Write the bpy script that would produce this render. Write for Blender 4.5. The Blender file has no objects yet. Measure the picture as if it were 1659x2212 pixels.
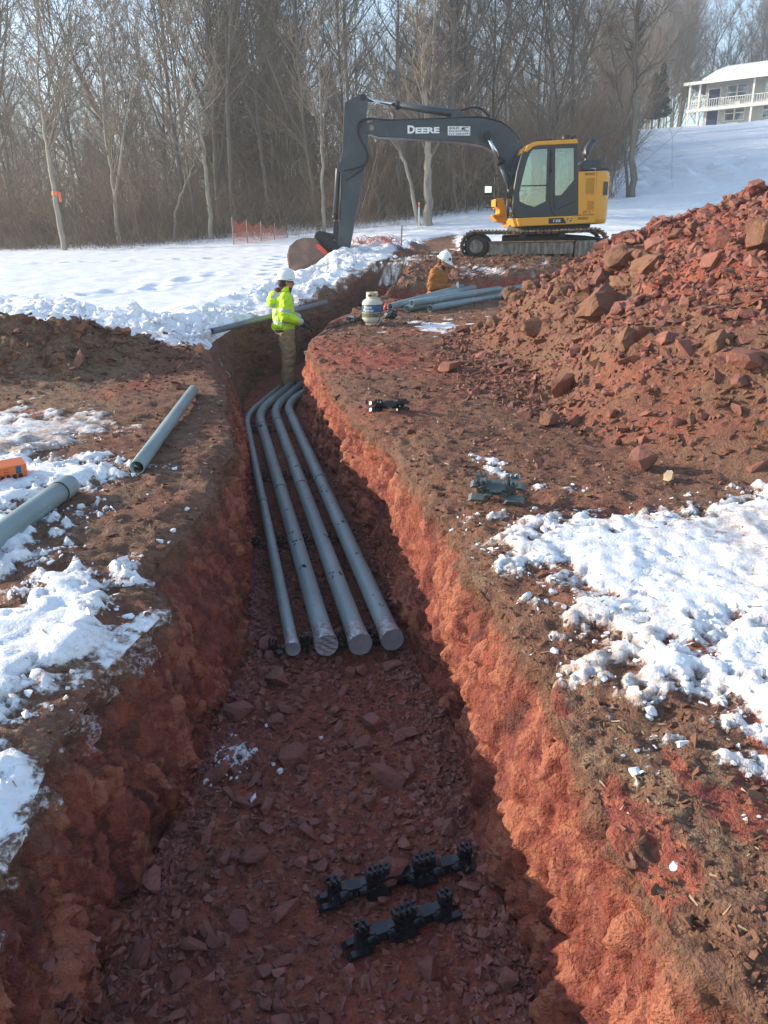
import bpy, bmesh, math, random
import numpy as np
from mathutils import Vector, Matrix
from mathutils.geometry import tessellate_polygon

# ------------------------------------------------------------------ camera, sky, sun, exposure
S = bpy.context.scene
C = S.collection
F_PX, CX, CY, CZ = 1660.0, 829.5, 1106.0, 1.5          # photo measured in a 1659 x 2212 frame
PITCH, ROLL = math.radians(19.45), math.radians(1.0)
cam_d = bpy.data.cameras.new('camera'); cam = bpy.data.objects.new('camera', cam_d); C.objects.link(cam)
S.camera = cam
cam_d.sensor_fit = 'VERTICAL'; cam_d.sensor_height = 36.0; cam_d.lens = 36.0 * F_PX / 2212.0
cam_d.clip_start = 0.05; cam_d.clip_end = 2000.0
cam.location = (0, 0, CZ)
cam.rotation_euler = (Matrix.Rotation(math.radians(90) - PITCH, 3, 'X') @ Matrix.Rotation(-ROLL, 3, 'Z')).to_euler()

SUN_AZ, SUN_EL = math.radians(14), math.radians(18.5)     # azimuth: degrees ahead of due left
to_sun = Vector((-math.cos(SUN_AZ) * math.cos(SUN_EL), math.sin(SUN_AZ) * math.cos(SUN_EL), math.sin(SUN_EL)))
W = bpy.data.worlds.new('World'); S.world = W; W.use_nodes = True
wn = W.node_tree.nodes; wl = W.node_tree.links
sky = wn.new('ShaderNodeTexSky'); sky.sky_type = 'NISHITA'; sky.sun_disc = False
sky.sun_elevation = SUN_EL
sky.sun_rotation = math.atan2(to_sun.x, to_sun.y)
sky.air_density = 1.0; sky.dust_density = 0.5; sky.ozone_density = 0.9
wn['Background'].inputs[1].default_value = 0.15
wl.new(sky.outputs[0], wn['Background'].inputs[0])
sun_d = bpy.data.lights.new('sun', 'SUN'); sun_d.energy = 3.7; sun_d.angle = math.radians(0.5); sun_d.color = (1.0, 0.87, 0.70)
sun = bpy.data.objects.new('sun', sun_d); C.objects.link(sun)
sun.rotation_euler = (-to_sun).to_track_quat('-Z', 'Y').to_euler(); sun.location = (-20, 10, 20)
S.view_settings.view_transform = 'Standard'; S.view_settings.look = 'None'
S.view_settings.exposure = 1.18; S.view_settings.gamma = 1.0; S.view_settings.use_curve_mapping = False
S.render.engine = 'CYCLES'
S.cycles.max_bounces = 6; S.cycles.diffuse_bounces = 3; S.cycles.glossy_bounces = 2
S.cycles.transmission_bounces = 4; S.cycles.transparent_max_bounces = 12; S.cycles.volume_bounces = 0
S.cycles.caustics_reflective = False; S.cycles.caustics_refractive = False
S.cycles.use_denoising = True

# ------------------------------------------------------------------ pixels to directions
def ray(x, y):
    u = (np.asarray(x, float) - CX) / F_PX; v = -(np.asarray(y, float) - CY) / F_PX
    c, s = math.cos(-ROLL), math.sin(-ROLL); u, v = u * c - v * s, u * s + v * c
    cp, sp = math.cos(PITCH), math.sin(PITCH)
    return np.stack([u, cp + v * sp, -sp + v * cp], -1)
def at_z(x, y, z):
    d = ray(x, y); return np.array([0, 0, CZ]) + d * ((z - CZ) / d[..., 2])[..., None]
def at_y(x, y, Y):
    d = ray(x, y); return np.array([0, 0, CZ]) + d * (Y / d[..., 1])[..., None]

# ------------------------------------------------------------------ noise
def _hash(ix, iy, iz, seed):
    n = (ix.astype(np.int64) * 73856093) ^ (iy.astype(np.int64) * 19349663) ^ (iz.astype(np.int64) * 83492791) ^ (seed * 2654435761 % 4294967291)
    n = (n & 0xffffffff).astype(np.uint32)
    n ^= n >> np.uint32(16); n *= np.uint32(0x7feb352d); n ^= n >> np.uint32(15); n *= np.uint32(0x846ca68b); n ^= n >> np.uint32(16)
    return n.astype(np.float32) / np.float32(2147483648.0) - np.float32(1.0)
def vnoise(p, seed=0):
    i = np.floor(p); f = (p - i).astype(np.float32); i = i.astype(np.int32)
    f = f * f * f * (f * (f * 6 - 15) + 10)
    x0, y0, z0 = i[:, 0], i[:, 1], i[:, 2]; fx, fy, fz = f[:, 0], f[:, 1], f[:, 2]
    r = []
    for dz in (0, 1):
        a = _hash(x0, y0, z0 + dz, seed); b = _hash(x0 + 1, y0, z0 + dz, seed)
        c = _hash(x0, y0 + 1, z0 + dz, seed); d = _hash(x0 + 1, y0 + 1, z0 + dz, seed)
        e = a + (b - a) * fx; g = c + (d - c) * fx
        r.append(e + (g - e) * fy)
    return r[0] + (r[1] - r[0]) * fz
_RM = np.array(Matrix.Rotation(0.9, 3, Vector((0.5, 0.7, 0.4)).normalized()))
def fbm(p, scale, octs=4, seed=0, gain=0.5, lac=2.03, billow=False):
    q = np.asarray(p, float) * scale; out = np.zeros(len(q), np.float32); a = 1.0; tot = 0
    for k in range(octs):
        n = vnoise(q, seed + k * 17)
        out += a * (1 - 2 * np.abs(n) if billow else n); tot += a
        a *= gain; q = (q @ _RM) * lac + 11.3
    return out / tot
def worley(p, scale, seed=0):
    """distance to the nearest and second nearest feature point and the value of the nearest cell"""
    q = np.asarray(p, float) * scale; i = np.floor(q).astype(np.int32); f1 = np.full(len(q), 9.0); f2 = np.full(len(q), 9.0); val = np.zeros(len(q))
    for dx in (-1, 0, 1):
        for dy in (-1, 0, 1):
            for dz in (-1, 0, 1):
                a, b, c = i[:, 0] + dx, i[:, 1] + dy, i[:, 2] + dz
                h = [_hash(a, b, c, seed + k) * .5 + .5 for k in (1, 2, 3)]
                d = (a + h[0] - q[:, 0]) ** 2 + (b + h[1] - q[:, 1]) ** 2 + (c + h[2] - q[:, 2]) ** 2
                nw = d < f1; f2 = np.where(nw, f1, np.minimum(f2, d)); val = np.where(nw, (h[0] + h[1] * 1.7 + h[2] * 2.3) % 1.0, val); f1 = np.where(nw, d, f1)
    return np.sqrt(f1), np.sqrt(f2), val
def sstep(a, b, x):
    t = np.clip((x - a) / (b - a), 0, 1); return t * t * (3 - 2 * t)
def poly_sd(P, poly):
    poly = np.asarray(poly, float); x, y = P[:, 0], P[:, 1]; d = np.full(len(x), 1e9); ins = np.zeros(len(x), bool)
    for k in range(len(poly)):
        a = poly[k]; b = poly[(k + 1) % len(poly)]; e = b - a
        t = np.clip(((x - a[0]) * e[0] + (y - a[1]) * e[1]) / (e @ e + 1e-12), 0, 1)
        d = np.minimum(d, np.hypot(x - a[0] - t * e[0], y - a[1] - t * e[1]))
        cr = ((a[1] > y) != (b[1] > y))
        xi = a[0] + (y - a[1]) / (b[1] - a[1] + 1e-12) * e[0]
        ins ^= cr & (x < xi)
    return np.where(ins, -d, d)
def line_d(P, pts):
    x, y = P[:, 0], P[:, 1]; d = np.full(len(x), 1e9)
    for a, b in zip(pts[:-1], pts[1:]):
        a = np.asarray(a, float)[:2]; e = np.asarray(b, float)[:2] - a
        t = np.clip(((x - a[0]) * e[0] + (y - a[1]) * e[1]) / (e @ e + 1e-12), 0, 1)
        d = np.minimum(d, np.hypot(x - a[0] - t * e[0], y - a[1] - t * e[1]))
    return d

# ------------------------------------------------------------------ objects
ORG = {}
def tag(o, label=None, cat=None, group=None, kind=None):
    if label: o['label'] = label
    if cat: o['category'] = cat
    if group: o['group'] = group
    if kind: o['kind'] = kind
    return o
def thing(name, label, cat, loc, group=None):
    o = bpy.data.objects.new(name, None); C.objects.link(o); o.location = Vector([float(v) for v in loc]); o.empty_display_size = 0.1
    ORG[o.name] = np.array([float(v) for v in loc]); return tag(o, label, cat, group)
def put(name, me, parent=None, base=None, mats=None, smooth=None):
    """link a mesh whose vertices are in world space"""
    if mats is not None:
        for m in (mats if isinstance(mats, (list, tuple)) else [mats]): me.materials.append(M[m] if isinstance(m, str) else m)
    if smooth is not None: me.shade_smooth() if smooth else me.shade_flat()
    o = bpy.data.objects.new(name, me); C.objects.link(o)
    if parent is not None:
        org = ORG[parent.name]; o.parent = parent; ORG[o.name] = org
        me.transform(Matrix.Translation(-Vector(org)))
    elif base is not None:
        me.transform(Matrix.Translation(-Vector([float(b) for b in base]))); o.location = [float(b) for b in base]; ORG[o.name] = np.array([float(b) for b in base])
    else: ORG[o.name] = np.zeros(3)
    return o
def npmesh(name, V, Fq=None, Ft=None):
    """fast mesh from arrays of quads and/or triangles"""
    me = bpy.data.meshes.new(name); V = np.asarray(V, np.float32)
    nq = 0 if Fq is None else len(Fq); nt = 0 if Ft is None else len(Ft)
    me.vertices.add(len(V)); me.vertices.foreach_set('co', V.ravel())
    li = []
    if nq: li.append(np.asarray(Fq, np.int32).ravel())
    if nt: li.append(np.asarray(Ft, np.int32).ravel())
    li = np.concatenate(li); me.loops.add(len(li)); me.loops.foreach_set('vertex_index', li)
    st = np.concatenate([np.arange(nq) * 4, nq * 4 + np.arange(nt) * 3]).astype(np.int32)
    me.polygons.add(nq + nt); me.polygons.foreach_set('loop_start', st)
    me.update(calc_edges=True); return me
def attr(me, name, vals):
    a = me.attributes.new(name, 'FLOAT', 'POINT'); a.data.foreach_set('value', np.asarray(vals, np.float32))
def bm_mesh(bm, name='m'):
    bmesh.ops.recalc_face_normals(bm, faces=bm.faces)
    me = bpy.data.meshes.new(name); bm.to_mesh(me); bm.free(); return me

# shape builders on a bmesh (world space)
def b_box(bm, lo, hi, rot=None, piv=None):
    vs = [bm.verts.new((lo[0] if i & 1 == 0 else hi[0], lo[1] if i & 2 == 0 else hi[1], lo[2] if i & 4 == 0 else hi[2])) for i in range(8)]
    for f in ((0, 2, 3, 1), (4, 5, 7, 6), (0, 1, 5, 4), (2, 6, 7, 3), (0, 4, 6, 2), (1, 3, 7, 5)): bm.faces.new([vs[k] for k in f])
    if rot is not None: bmesh.ops.rotate(bm, verts=vs, cent=piv if piv is not None else [(a + b) / 2 for a, b in zip(lo, hi)], matrix=rot)
    return vs
def b_prism(bm, pts, y0, y1):
    """polygon in (x,z) extruded along y"""
    a = [bm.verts.new((p[0], y0, p[1])) for p in pts]; b = [bm.verts.new((p[0], y1, p[1])) for p in pts]; n = len(pts)
    bm.faces.new(a); bm.faces.new(b[::-1])
    for k in range(n): bm.faces.new((a[k], b[k], b[(k + 1) % n], a[(k + 1) % n]))
def b_holed(bm, outer, holes, y0, y1):
    loops = [[Vector((p[0], p[1], 0)) for p in outer]] + [[Vector((p[0], p[1], 0)) for p in h] for h in holes]
    tris = tessellate_polygon(loops); flat = [p for l in loops for p in l]
    a = [bm.verts.new((p.x, y0, p.y)) for p in flat]; b = [bm.verts.new((p.x, y1, p.y)) for p in flat]
    for t in tris:
        try: bm.faces.new([a[k] for k in t]); bm.faces.new([b[k] for k in t][::-1])
        except ValueError: pass
    o = 0
    for l in loops:
        n = len(l)
        for k in range(n): bm.faces.new((a[o + k], b[o + k], b[o + (k + 1) % n], a[o + (k + 1) % n]))
        o += n
def frame_of(d):
    d = np.asarray(d, float); d = d / (np.linalg.norm(d) + 1e-12)
    u = np.cross(d, [0, 0, 1.0]);
    if np.linalg.norm(u) < 1e-3: u = np.array([1.0, 0, 0])
    u /= np.linalg.norm(u); return u, np.cross(u, d)
def b_tube(bm, pts, radii, n=10, cap=True, closed=False):
    pts = [np.asarray(p, float) for p in pts]
    if np.isscalar(radii): radii = [radii] * len(pts)
    rings = []
    for k, p in enumerate(pts):
        a = pts[max(k - 1, 0)]; b = pts[min(k + 1, len(pts) - 1)]
        u, v = frame_of(b - a)
        rings.append([bm.verts.new(p + radii[k] * (math.cos(t) * u + math.sin(t) * v)) for t in np.arange(n) * 2 * math.pi / n])
    for r, q in zip(rings[:-1], rings[1:]):
        for k in range(n): bm.faces.new((r[k], r[(k + 1) % n], q[(k + 1) % n], q[k]))
    if cap: bm.faces.new(rings[0][::-1]); bm.faces.new(rings[-1])
    return rings
def b_lathe(bm, prof, c, n=24, axis='z'):
    """prof: (radius, height) pairs"""
    rings = []
    for r, h in prof:
        ring = []
        for t in np.arange(n) * 2 * math.pi / n:
            a, b = r * math.cos(t), r * math.sin(t)
            p = (a, b, h) if axis == 'z' else ((a, h, b) if axis == 'y' else (h, a, b))
            ring.append(bm.verts.new((c[0] + p[0], c[1] + p[1], c[2] + p[2])))
        rings.append(ring)
    for r, q in zip(rings[:-1], rings[1:]):
        for k in range(n): bm.faces.new((r[k], r[(k + 1) % n], q[(k + 1) % n], q[k]))
    if prof[0][0] > 1e-4: bm.faces.new(rings[0])
    if prof[-1][0] > 1e-4: bm.faces.new(rings[-1])
def smooth_path(pts, n=8):
    P = [np.asarray(p, float) for p in pts]; out = []
    for k in range(len(P) - 1):
        p0, p1, p2, p3 = P[max(k - 1, 0)], P[k], P[k + 1], P[min(k + 2, len(P) - 1)]
        for t in np.arange(n) / n:
            out.append(0.5 * ((2 * p1) + (-p0 + p2) * t + (2 * p0 - 5 * p1 + 4 * p2 - p3) * t * t + (-p0 + 3 * p1 - 3 * p2 + p3) * t ** 3))
    out.append(P[-1]); return out
def bevel(o, w=0.01, seg=2, ang=35):
    m = o.modifiers.new('bevel', 'BEVEL'); m.width = w; m.segments = seg; m.limit_method = 'ANGLE'; m.angle_limit = math.radians(ang); return o
def bevelled(bm, w=0.01, seg=2, ang=40):
    es = [e for e in bm.edges if len(e.link_faces) == 2 and e.calc_face_angle(0) > math.radians(ang)]
    bmesh.ops.bevel(bm, geom=es, offset=w, segments=seg, profile=0.5, affect='EDGES', clamp_overlap=True); return bm

# ------------------------------------------------------------------ materials
M = {}
def nodes_of(name):
    m = bpy.data.materials.new(name); m.use_nodes = True; M[name] = m
    nt = m.node_tree; return m, nt, nt.nodes, nt.links, nt.nodes['Principled BSDF']
def mixcol(nt, fac, a, b, mode='MIX'):
    n = nt.nodes.new('ShaderNodeMix'); n.data_type = 'RGBA'; n.blend_type = mode; n.clamp_factor = True
    for sock, v in ((n.inputs[0], fac), (n.inputs[6], a), (n.inputs[7], b)):
        if isinstance(v, bpy.types.NodeSocket): nt.links.new(v, sock)
        elif isinstance(v, (int, float)): sock.default_value = v
        else: sock.default_value = (*v, 1)
    return n.outputs[2]
def noise(nt, scale, detail=4, rough=0.6, vec=None, kind='noise', dist=0.0):
    if kind == 'noise':
        n = nt.nodes.new('ShaderNodeTexNoise'); n.inputs['Scale'].default_value = scale; n.inputs['Detail'].default_value = detail
        n.inputs['Roughness'].default_value = rough; n.inputs['Distortion'].default_value = dist; out = n.outputs[0]
    else:
        n = nt.nodes.new('ShaderNodeTexVoronoi'); n.inputs['Scale'].default_value = scale; out = n.outputs[0]
    if vec is not None: nt.links.new(vec, n.inputs['Vector'])
    return out
def ramp(nt, val, a, b, lo=0.0, hi=1.0):
    n = nt.nodes.new('ShaderNodeMapRange'); n.interpolation_type = 'SMOOTHSTEP'; nt.links.new(val, n.inputs[0])
    for i, v in ((1, a), (2, b), (3, lo), (4, hi)): n.inputs[i].default_value = v
    return n.outputs[0]
def math_n(nt, op, a, b=0.0):
    n = nt.nodes.new('ShaderNodeMath'); n.operation = op
    for s, v in zip(n.inputs, (a, b)):
        if isinstance(v, bpy.types.NodeSocket): nt.links.new(v, s)
        else: s.default_value = v
    return n.outputs[0]
def objvec(nt, scale=(1, 1, 1), kind='Object'):
    t = nt.nodes.new('ShaderNodeTexCoord'); m = nt.nodes.new('ShaderNodeMapping'); m.inputs['Scale'].default_value = scale
    nt.links.new(t.outputs[kind], m.inputs[0]); return m.outputs[0]
def worldvec(nt, scale=(1, 1, 1)):
    t = nt.nodes.new('ShaderNodeNewGeometry'); m = nt.nodes.new('ShaderNodeMapping'); m.inputs['Scale'].default_value = scale
    nt.links.new(t.outputs['Position'], m.inputs[0]); return m.outputs[0]
def bump(nt, h, strength, dist):
    b = nt.nodes.new('ShaderNodeBump'); b.inputs['Strength'].default_value = strength; b.inputs['Distance'].default_value = dist
    nt.links.new(h, b.inputs['Height']); return b.outputs[0]
def simple(name, col, rough=0.6, metal=0.0, col2=None, scale=8.0, bmp=0.0, bscale=40.0, spec=0.5, lo=0.4, hi=0.65, vs=(1, 1, 1)):
    m, nt, nd, lk, p = nodes_of(name)
    p.inputs['Base Color'].default_value = (*col, 1); p.inputs['Roughness'].default_value = rough; p.inputs['Metallic'].default_value = metal
    p.inputs['Specular IOR Level'].default_value = spec
    v = worldvec(nt, vs)
    if col2 is not None: lk.new(mixcol(nt, ramp(nt, noise(nt, scale, 5, 0.65, v), lo, hi), col, col2), p.inputs['Base Color'])
    if bmp: lk.new(bump(nt, noise(nt, bscale, 4, 0.6, v), bmp, 0.01), p.inputs['Normal'])
    return m
def attr_node(nt, name):
    a = nt.nodes.new('ShaderNodeAttribute'); a.attribute_name = name; return a.outputs['Fac']

def ground_material():
    m, nt, nd, lk, p = nodes_of('earth_and_snow')
    v = worldvec(nt); vw = worldvec(nt, (1, 1, 0.35))
    n1 = noise(nt, 3.0, 6, 0.65, v); n2 = noise(nt, 22.0, 5, 0.65, v); n3 = noise(nt, 90.0, 4, 0.6, v)
    brown = mixcol(nt, ramp(nt, n1, 0.35, 0.68), (0.140, 0.066, 0.046), (0.245, 0.126, 0.080))
    brown = mixcol(nt, ramp(nt, n2, 0.38, 0.70), brown, (0.28, 0.150, 0.095))
    brown = mixcol(nt, math_n(nt, 'MULTIPLY', ramp(nt, noise(nt, 7.0, 5, 0.7, v), 0.52, 0.72), 0.6), brown, (0.26, 0.095, 0.055))
    straw = mixcol(nt, ramp(nt, noise(nt, 60.0, 3, 0.7, worldvec(nt, (0.5, 1.6, 1))), 0.50, 0.70), (0.22, 0.15, 0.095), (0.52, 0.43, 0.28))
    brown = mixcol(nt, math_n(nt, 'MULTIPLY', attr_node(nt, 'pale'), ramp(nt, n2, 0.35, 0.62)), brown, straw)
    w1 = noise(nt, 5.0, 6, 0.68, vw, dist=0.8); w2 = noise(nt, 26.0, 5, 0.65, vw)
    red = mixcol(nt, ramp(nt, w1, 0.36, 0.66), (0.225, 0.064, 0.052), (0.41, 0.118, 0.072))
    red = mixcol(nt, ramp(nt, w2, 0.48, 0.72), red, (0.48, 0.185, 0.105))
    red = mixcol(nt, math_n(nt, 'MULTIPLY', ramp(nt, n3, 0.55, 0.75), 0.6), red, (0.11, 0.042, 0.034))  # dark specks put the wall's small shadow spots into its colour
    red = mixcol(nt, ramp(nt, math_n(nt, 'ADD', attr_node(nt, 'fresh'), math_n(nt, 'MULTIPLY', math_n(nt, 'SUBTRACT', w2, 0.5), 0.8)), 0.62, 0.80, 0.0, 0.85), red, (0.52, 0.195, 0.115))
    red = mixcol(nt, ramp(nt, math_n(nt, 'ADD', attr_node(nt, 'fresh'), math_n(nt, 'MULTIPLY', math_n(nt, 'SUBTRACT', n2, 0.5), 0.6)), 0.36, 0.14, 0.0, 0.75), red, (0.115, 0.050, 0.042))
    rfac = ramp(nt, math_n(nt, 'ADD', attr_node(nt, 'red'), math_n(nt, 'MULTIPLY', math_n(nt, 'SUBTRACT', n2, 0.5), 0.9)), 0.3, 0.7)
    earth = mixcol(nt, rfac, brown, red)
    sn = mixcol(nt, ramp(nt, noise(nt, 4.0, 5, 0.6, v), 0.50, 0.78), (0.86, 0.87, 0.89), (0.76, 0.72, 0.67))
    dirt = math_n(nt, 'ADD', math_n(nt, 'MULTIPLY', attr_node(nt, 'dirty'), 0.95), math_n(nt, 'MULTIPLY', math_n(nt, 'SUBTRACT', n2, 0.5), 1.3))
    sn = mixcol(nt, ramp(nt, dirt, 0.25, 0.95), sn, (0.40, 0.29, 0.22))
    smix = math_n(nt, 'ADD', attr_node(nt, 'snow'), math_n(nt, 'MULTIPLY', math_n(nt, 'SUBTRACT', noise(nt, 38.0, 5, 0.7, v), 0.5), 0.9))
    sf = ramp(nt, smix, 0.40, 0.66)
    lk.new(mixcol(nt, sf, earth, sn), p.inputs['Base Color'])
    rg = nt.nodes.new('ShaderNodeMapRange'); lk.new(sf, rg.inputs[0]); rg.inputs[3].default_value = 0.92; rg.inputs[4].default_value = 0.62; lk.new(rg.outputs[0], p.inputs['Roughness'])
    p.inputs['Specular IOR Level'].default_value = 0.25
    h = math_n(nt, 'ADD', math_n(nt, 'MULTIPLY', n2, 1.0), math_n(nt, 'MULTIPLY', n3, 0.65))
    bs = nt.nodes.new('ShaderNodeMapRange'); lk.new(sf, bs.inputs[0]); bs.inputs[3].default_value = 1.0; bs.inputs[4].default_value = 0.35
    b = nt.nodes.new('ShaderNodeBump'); b.inputs['Distance'].default_value = 0.035; lk.new(bs.outputs[0], b.inputs['Strength']); lk.new(h, b.inputs['Height'])
    lk.new(b.outputs[0], p.inputs['Normal'])
ground_material()
def rock_material(name, a, b, c, dusty):
    m, nt, nd, lk, p = nodes_of(name)
    v = worldvec(nt); oi = nt.nodes.new('ShaderNodeNewGeometry')
    col = mixcol(nt, oi.outputs['Random Per Island'], a, b)
    rnd = nt.nodes.new('ShaderNodeObjectInfo')
    col = mixcol(nt, math_n(nt, 'MULTIPLY', rnd.outputs['Random'], 0.6), col, c)
    col = mixcol(nt, ramp(nt, noise(nt, 14.0, 5, 0.7, v), 0.45, 0.72), col, dusty)
    lk.new(col, p.inputs['Base Color']); p.inputs['Roughness'].default_value = 0.9; p.inputs['Specular IOR Level'].default_value = 0.25
    lk.new(bump(nt, noise(nt, 45.0, 5, 0.65, v), 0.7, 0.02), p.inputs['Normal'])
rock_material('red_shale', (0.175, 0.072, 0.060), (0.33, 0.135, 0.095), (0.25, 0.115, 0.09), (0.20, 0.105, 0.075))
rock_material('trench_stone', (0.155, 0.062, 0.054), (0.38, 0.165, 0.13), (0.27, 0.125, 0.10), (0.22, 0.10, 0.08))
rock_material('clod', (0.115, 0.062, 0.042), (0.25, 0.130, 0.080), (0.20, 0.085, 0.055), (0.21, 0.125, 0.078))
simple('snow_lump', (0.86, 0.87, 0.9), 0.6, col2=(0.72, 0.70, 0.68), scale=9, bmp=0.5, bscale=60)
simple('pvc', (0.200, 0.265, 0.270), 0.40, col2=(0.27, 0.340, 0.345), scale=5, vs=(1, .25, 1), bmp=0.03)
m_ = M['pvc']; nt_ = m_.node_tree; p_ = nt_.nodes['Principled BSDF']; old = p_.inputs['Base Color'].links[0].from_socket; v_ = worldvec(nt_)
dust_ = math_n(nt_, 'MULTIPLY', ramp(nt_, noise(nt_, 9.0, 6, 0.72, v_), 0.54, 0.74), 0.55)
scuff_ = math_n(nt_, 'MULTIPLY', ramp(nt_, noise(nt_, 55.0, 4, 0.7, worldvec(nt_, (1, .3, 1))), 0.60, 0.72), 0.5)
nt_.links.new(mixcol(nt_, scuff_, mixcol(nt_, dust_, old, (0.25, 0.165, 0.13)), (0.36, 0.40, 0.41)), p_.inputs['Base Color'])
simple('pvc_dark', (0.14, 0.165, 0.195), 0.45, col2=(0.19, 0.21, 0.235), scale=5)
simple('pvc_inside', (0.05, 0.055, 0.06), 0.7)
simple('duct_tape', (0.48, 0.49, 0.51), 0.28, metal=0.4, col2=(0.20, 0.21, 0.23), scale=30, bmp=0.6, bscale=35, vs=(1, 1, 4))
simple('black_plastic', (0.014, 0.017, 0.020), 0.28, col2=(0.028, 0.031, 0.035), scale=20)
simple('grey_plastic', (0.075, 0.095, 0.096), 0.5, col2=(0.11, 0.125, 0.122), scale=14)
simple('mud_fleck', (0.045, 0.022, 0.018), 0.9)

# ------------------------------------------------------------------ terrain functions
KY = [-4, 3, 6, 8, 10, 13, 15, 16, 17.2, 18.3, 19.5, 22, 30, 40, 60, 200]
KZ = [0, .03, .12, .17, .26, .33, .38, .45, .75, 0.98, 1.08, 1.15, 1.25, 1.35, 1.5, 2.0]
KL = [0, .03, .10, .14, .22, .31, .38, .42, .48, .54, .60, .72, 1.0, 1.33, 1.6, 2.0]
HD = [0, 25, 40, 60, 75, 97, 106, 140, 400]
HZ = [0, 0, 1.9, 6.2, 8.6, 10.6, 11.6, 12.6, 14]
def zg(x, y):
    x = np.asarray(x, float); y = np.asarray(y, float)
    k = sstep(-2.5, 0.5, x + 0.02 * y)
    z = np.interp(y, KY, KL) * (1 - k) + np.interp(y, KY, KZ) * k
    d = 0.85 * y + 0.5 * x
    h = np.interp(d, HD, HZ) * sstep(-30, 6, x - 0.05 * y) * sstep(24, 40, y)
    return z + h
def hit(px, py, dz=0.0):
    """where the line of sight of a pixel meets the ground (raised by dz)"""
    d = ray(px, py); t = 0.5
    while t < 200:
        p = np.array([0, 0, CZ]) + d * t
        if p[2] < zg(p[0], p[1]) + dz: break
        t += 0.01 + 0.004 * t
    return np.array([0, 0, CZ]) + d * t

YL = [-3, 1.5, 2.0, 2.6, 3.0, 3.4, 4.0, 5.4, 7.8, 10.15, 11.2, 12.2, 13.2, 15.3, 17, 19, 20.5, 30, 400]
XLR = [-.98, -.98, -1.06, -1.08, -1.0, -1.12, -1.09, -1.12, -1.62, -2.27, -2.36, -2.30, -1.95, -1.15, -.55, .15, .5, .5, .5]
YF = [-3, 1.72, 2.1, 2.4, 2.7, 3.2, 3.75, 5.5, 7.84, 10.5, 11.7, 12.6, 13.4, 15.4, 17, 19, 20.5, 30, 400]
XLF = [-.95, -.97, -.92, -.90, -.84, -.88, -.77, -1.04, -1.40, -1.93, -2.05, -2.0, -1.7, -.95, -.40, .25, .6, .6, .6]
YRF = [-3, 1.77, 2.0, 2.36, 2.95, 3.23, 3.67, 4.11, 4.6, 5.45, 6.68, 9.0, 11.5, 13, 16, 18, 20.5, 30, 400]
XRF = [.50, .47, .43, .33, .32, .29, .17, .09, .02, -.09, -.36, -.88, -1.13, -.98, -.08, .5, .9, .9, .9]
YR = [-3, 1.17, 1.43, 1.6, 2.03, 2.5, 2.8, 3.4, 4.07, 4.95, 6.0, 7.0, 10.0, 13, 16.2, 18, 20.5, 30, 400]
XRR = [.8, .73, .66, .60, .56, .55, .50, .42, .31, .13, -.08, -.38, -.93, -.77, .1, .7, 1.1, 1.1, 1.1]
ZFY = [-3, 2, 4, 9, 12.7, 16, 17.4, 17.9, 18.6, 19.2, 400]
ZF = [-.77, -.76, -.72, -.70, -.66, -.52, -.35, .35, 1.5, 60, 60]
def floor_z(y): return np.interp(y, ZFY, ZF)

ys = [0.55]
while ys[-1] < 230: ys.append(ys[-1] + 0.0075 + 0.0036 * ys[-1] + (0.0 if ys[-1] < 60 else (ys[-1] - 60) * 0.03))
ys = np.array([-2.5, -1.5, -0.8, -0.2, 0.1, 0.25, 0.4] + ys)
NL, NW, NF, NR = 170, 70, 100, 200
tl = np.linspace(0, 1, NL); tw = np.linspace(0, 1, NW + 1)[1:]; tf = np.linspace(0, 1, NF + 1)[1:]; tr = np.linspace(0, 1, NR + 1)[1:]
def outer(t, y):
    vis = 0.55 * abs(y) + 1.6; far = 9 + 1.5 * abs(y)
    return np.where(t < .8, vis * (t / .8) ** 1.25, vis + (far - vis) * np.clip((t - .8) / .2, 0, 1) ** 1.6)
rows = []; zone = np.concatenate([np.zeros(NL), np.full(NW, 1), np.full(NF, 2), np.full(NW, 3), np.full(NR, 4)])
wob = lambda y, s: fbm(np.stack([np.atleast_1d(y), np.full(1, s), np.zeros(1)], -1), 2.2, 4, int(s))[0]
for y in ys:
    a, b, c, d = np.interp(y, YL, XLR), np.interp(y, YF, XLF), np.interp(y, YRF, XRF), np.interp(y, YR, XRR)
    k = 1.0 if y < 18 else 0.2
    a += .05 * wob(y, 1) * k; b += .04 * wob(y, 2) * k; c += .04 * wob(y, 3) * k; d += .06 * wob(y, 4) * k
    b = max(b, a + .04); d = max(d, c + .05)
    zf = floor_z(y)
    xo = outer(tl[::-1], y); XL = a - xo
    zl = zg(XL, np.full(NL, y)) - .05 * np.exp(-xo / .10) * (y < 18)
    XW = a + (b - a) * tw; z0 = zl[-1]; z1 = min(zf, zg(b, y))
    ZW = z0 + (z1 - z0) * np.clip(tw, 0, 1) ** 1.15
    XF = b + (c - b) * tf; z2 = min(zf, zg(c, y))
    ZF_ = z1 + (z2 - z1) * tf + (.03 * (2 * tf - 1) ** 6 if y < 18 else 0)
    xr = outer(tr, y); XR = d + xr
    zr = zg(XR, np.full(NR, y)) - .05 * np.exp(-xr / .10) * (y < 18)
    zr0 = zg(d, y) - .05 * (y < 18)
    XW2 = c + (d - c) * tw; ZW2 = z2 + (zr0 - z2) * (1 - (1 - tw) ** 1.15)
    rows.append(np.stack([np.concatenate([XL, XW, XF, XW2, XR]), np.full(NL + 2 * NW + NF + NR, y), np.concatenate([zl, ZW, ZF_, ZW2, zr])], -1))
G = np.array(rows); nr, nc = G.shape[:2]
P = G.reshape(-1, 3).copy(); Z = np.tile(zone, nr)
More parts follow.
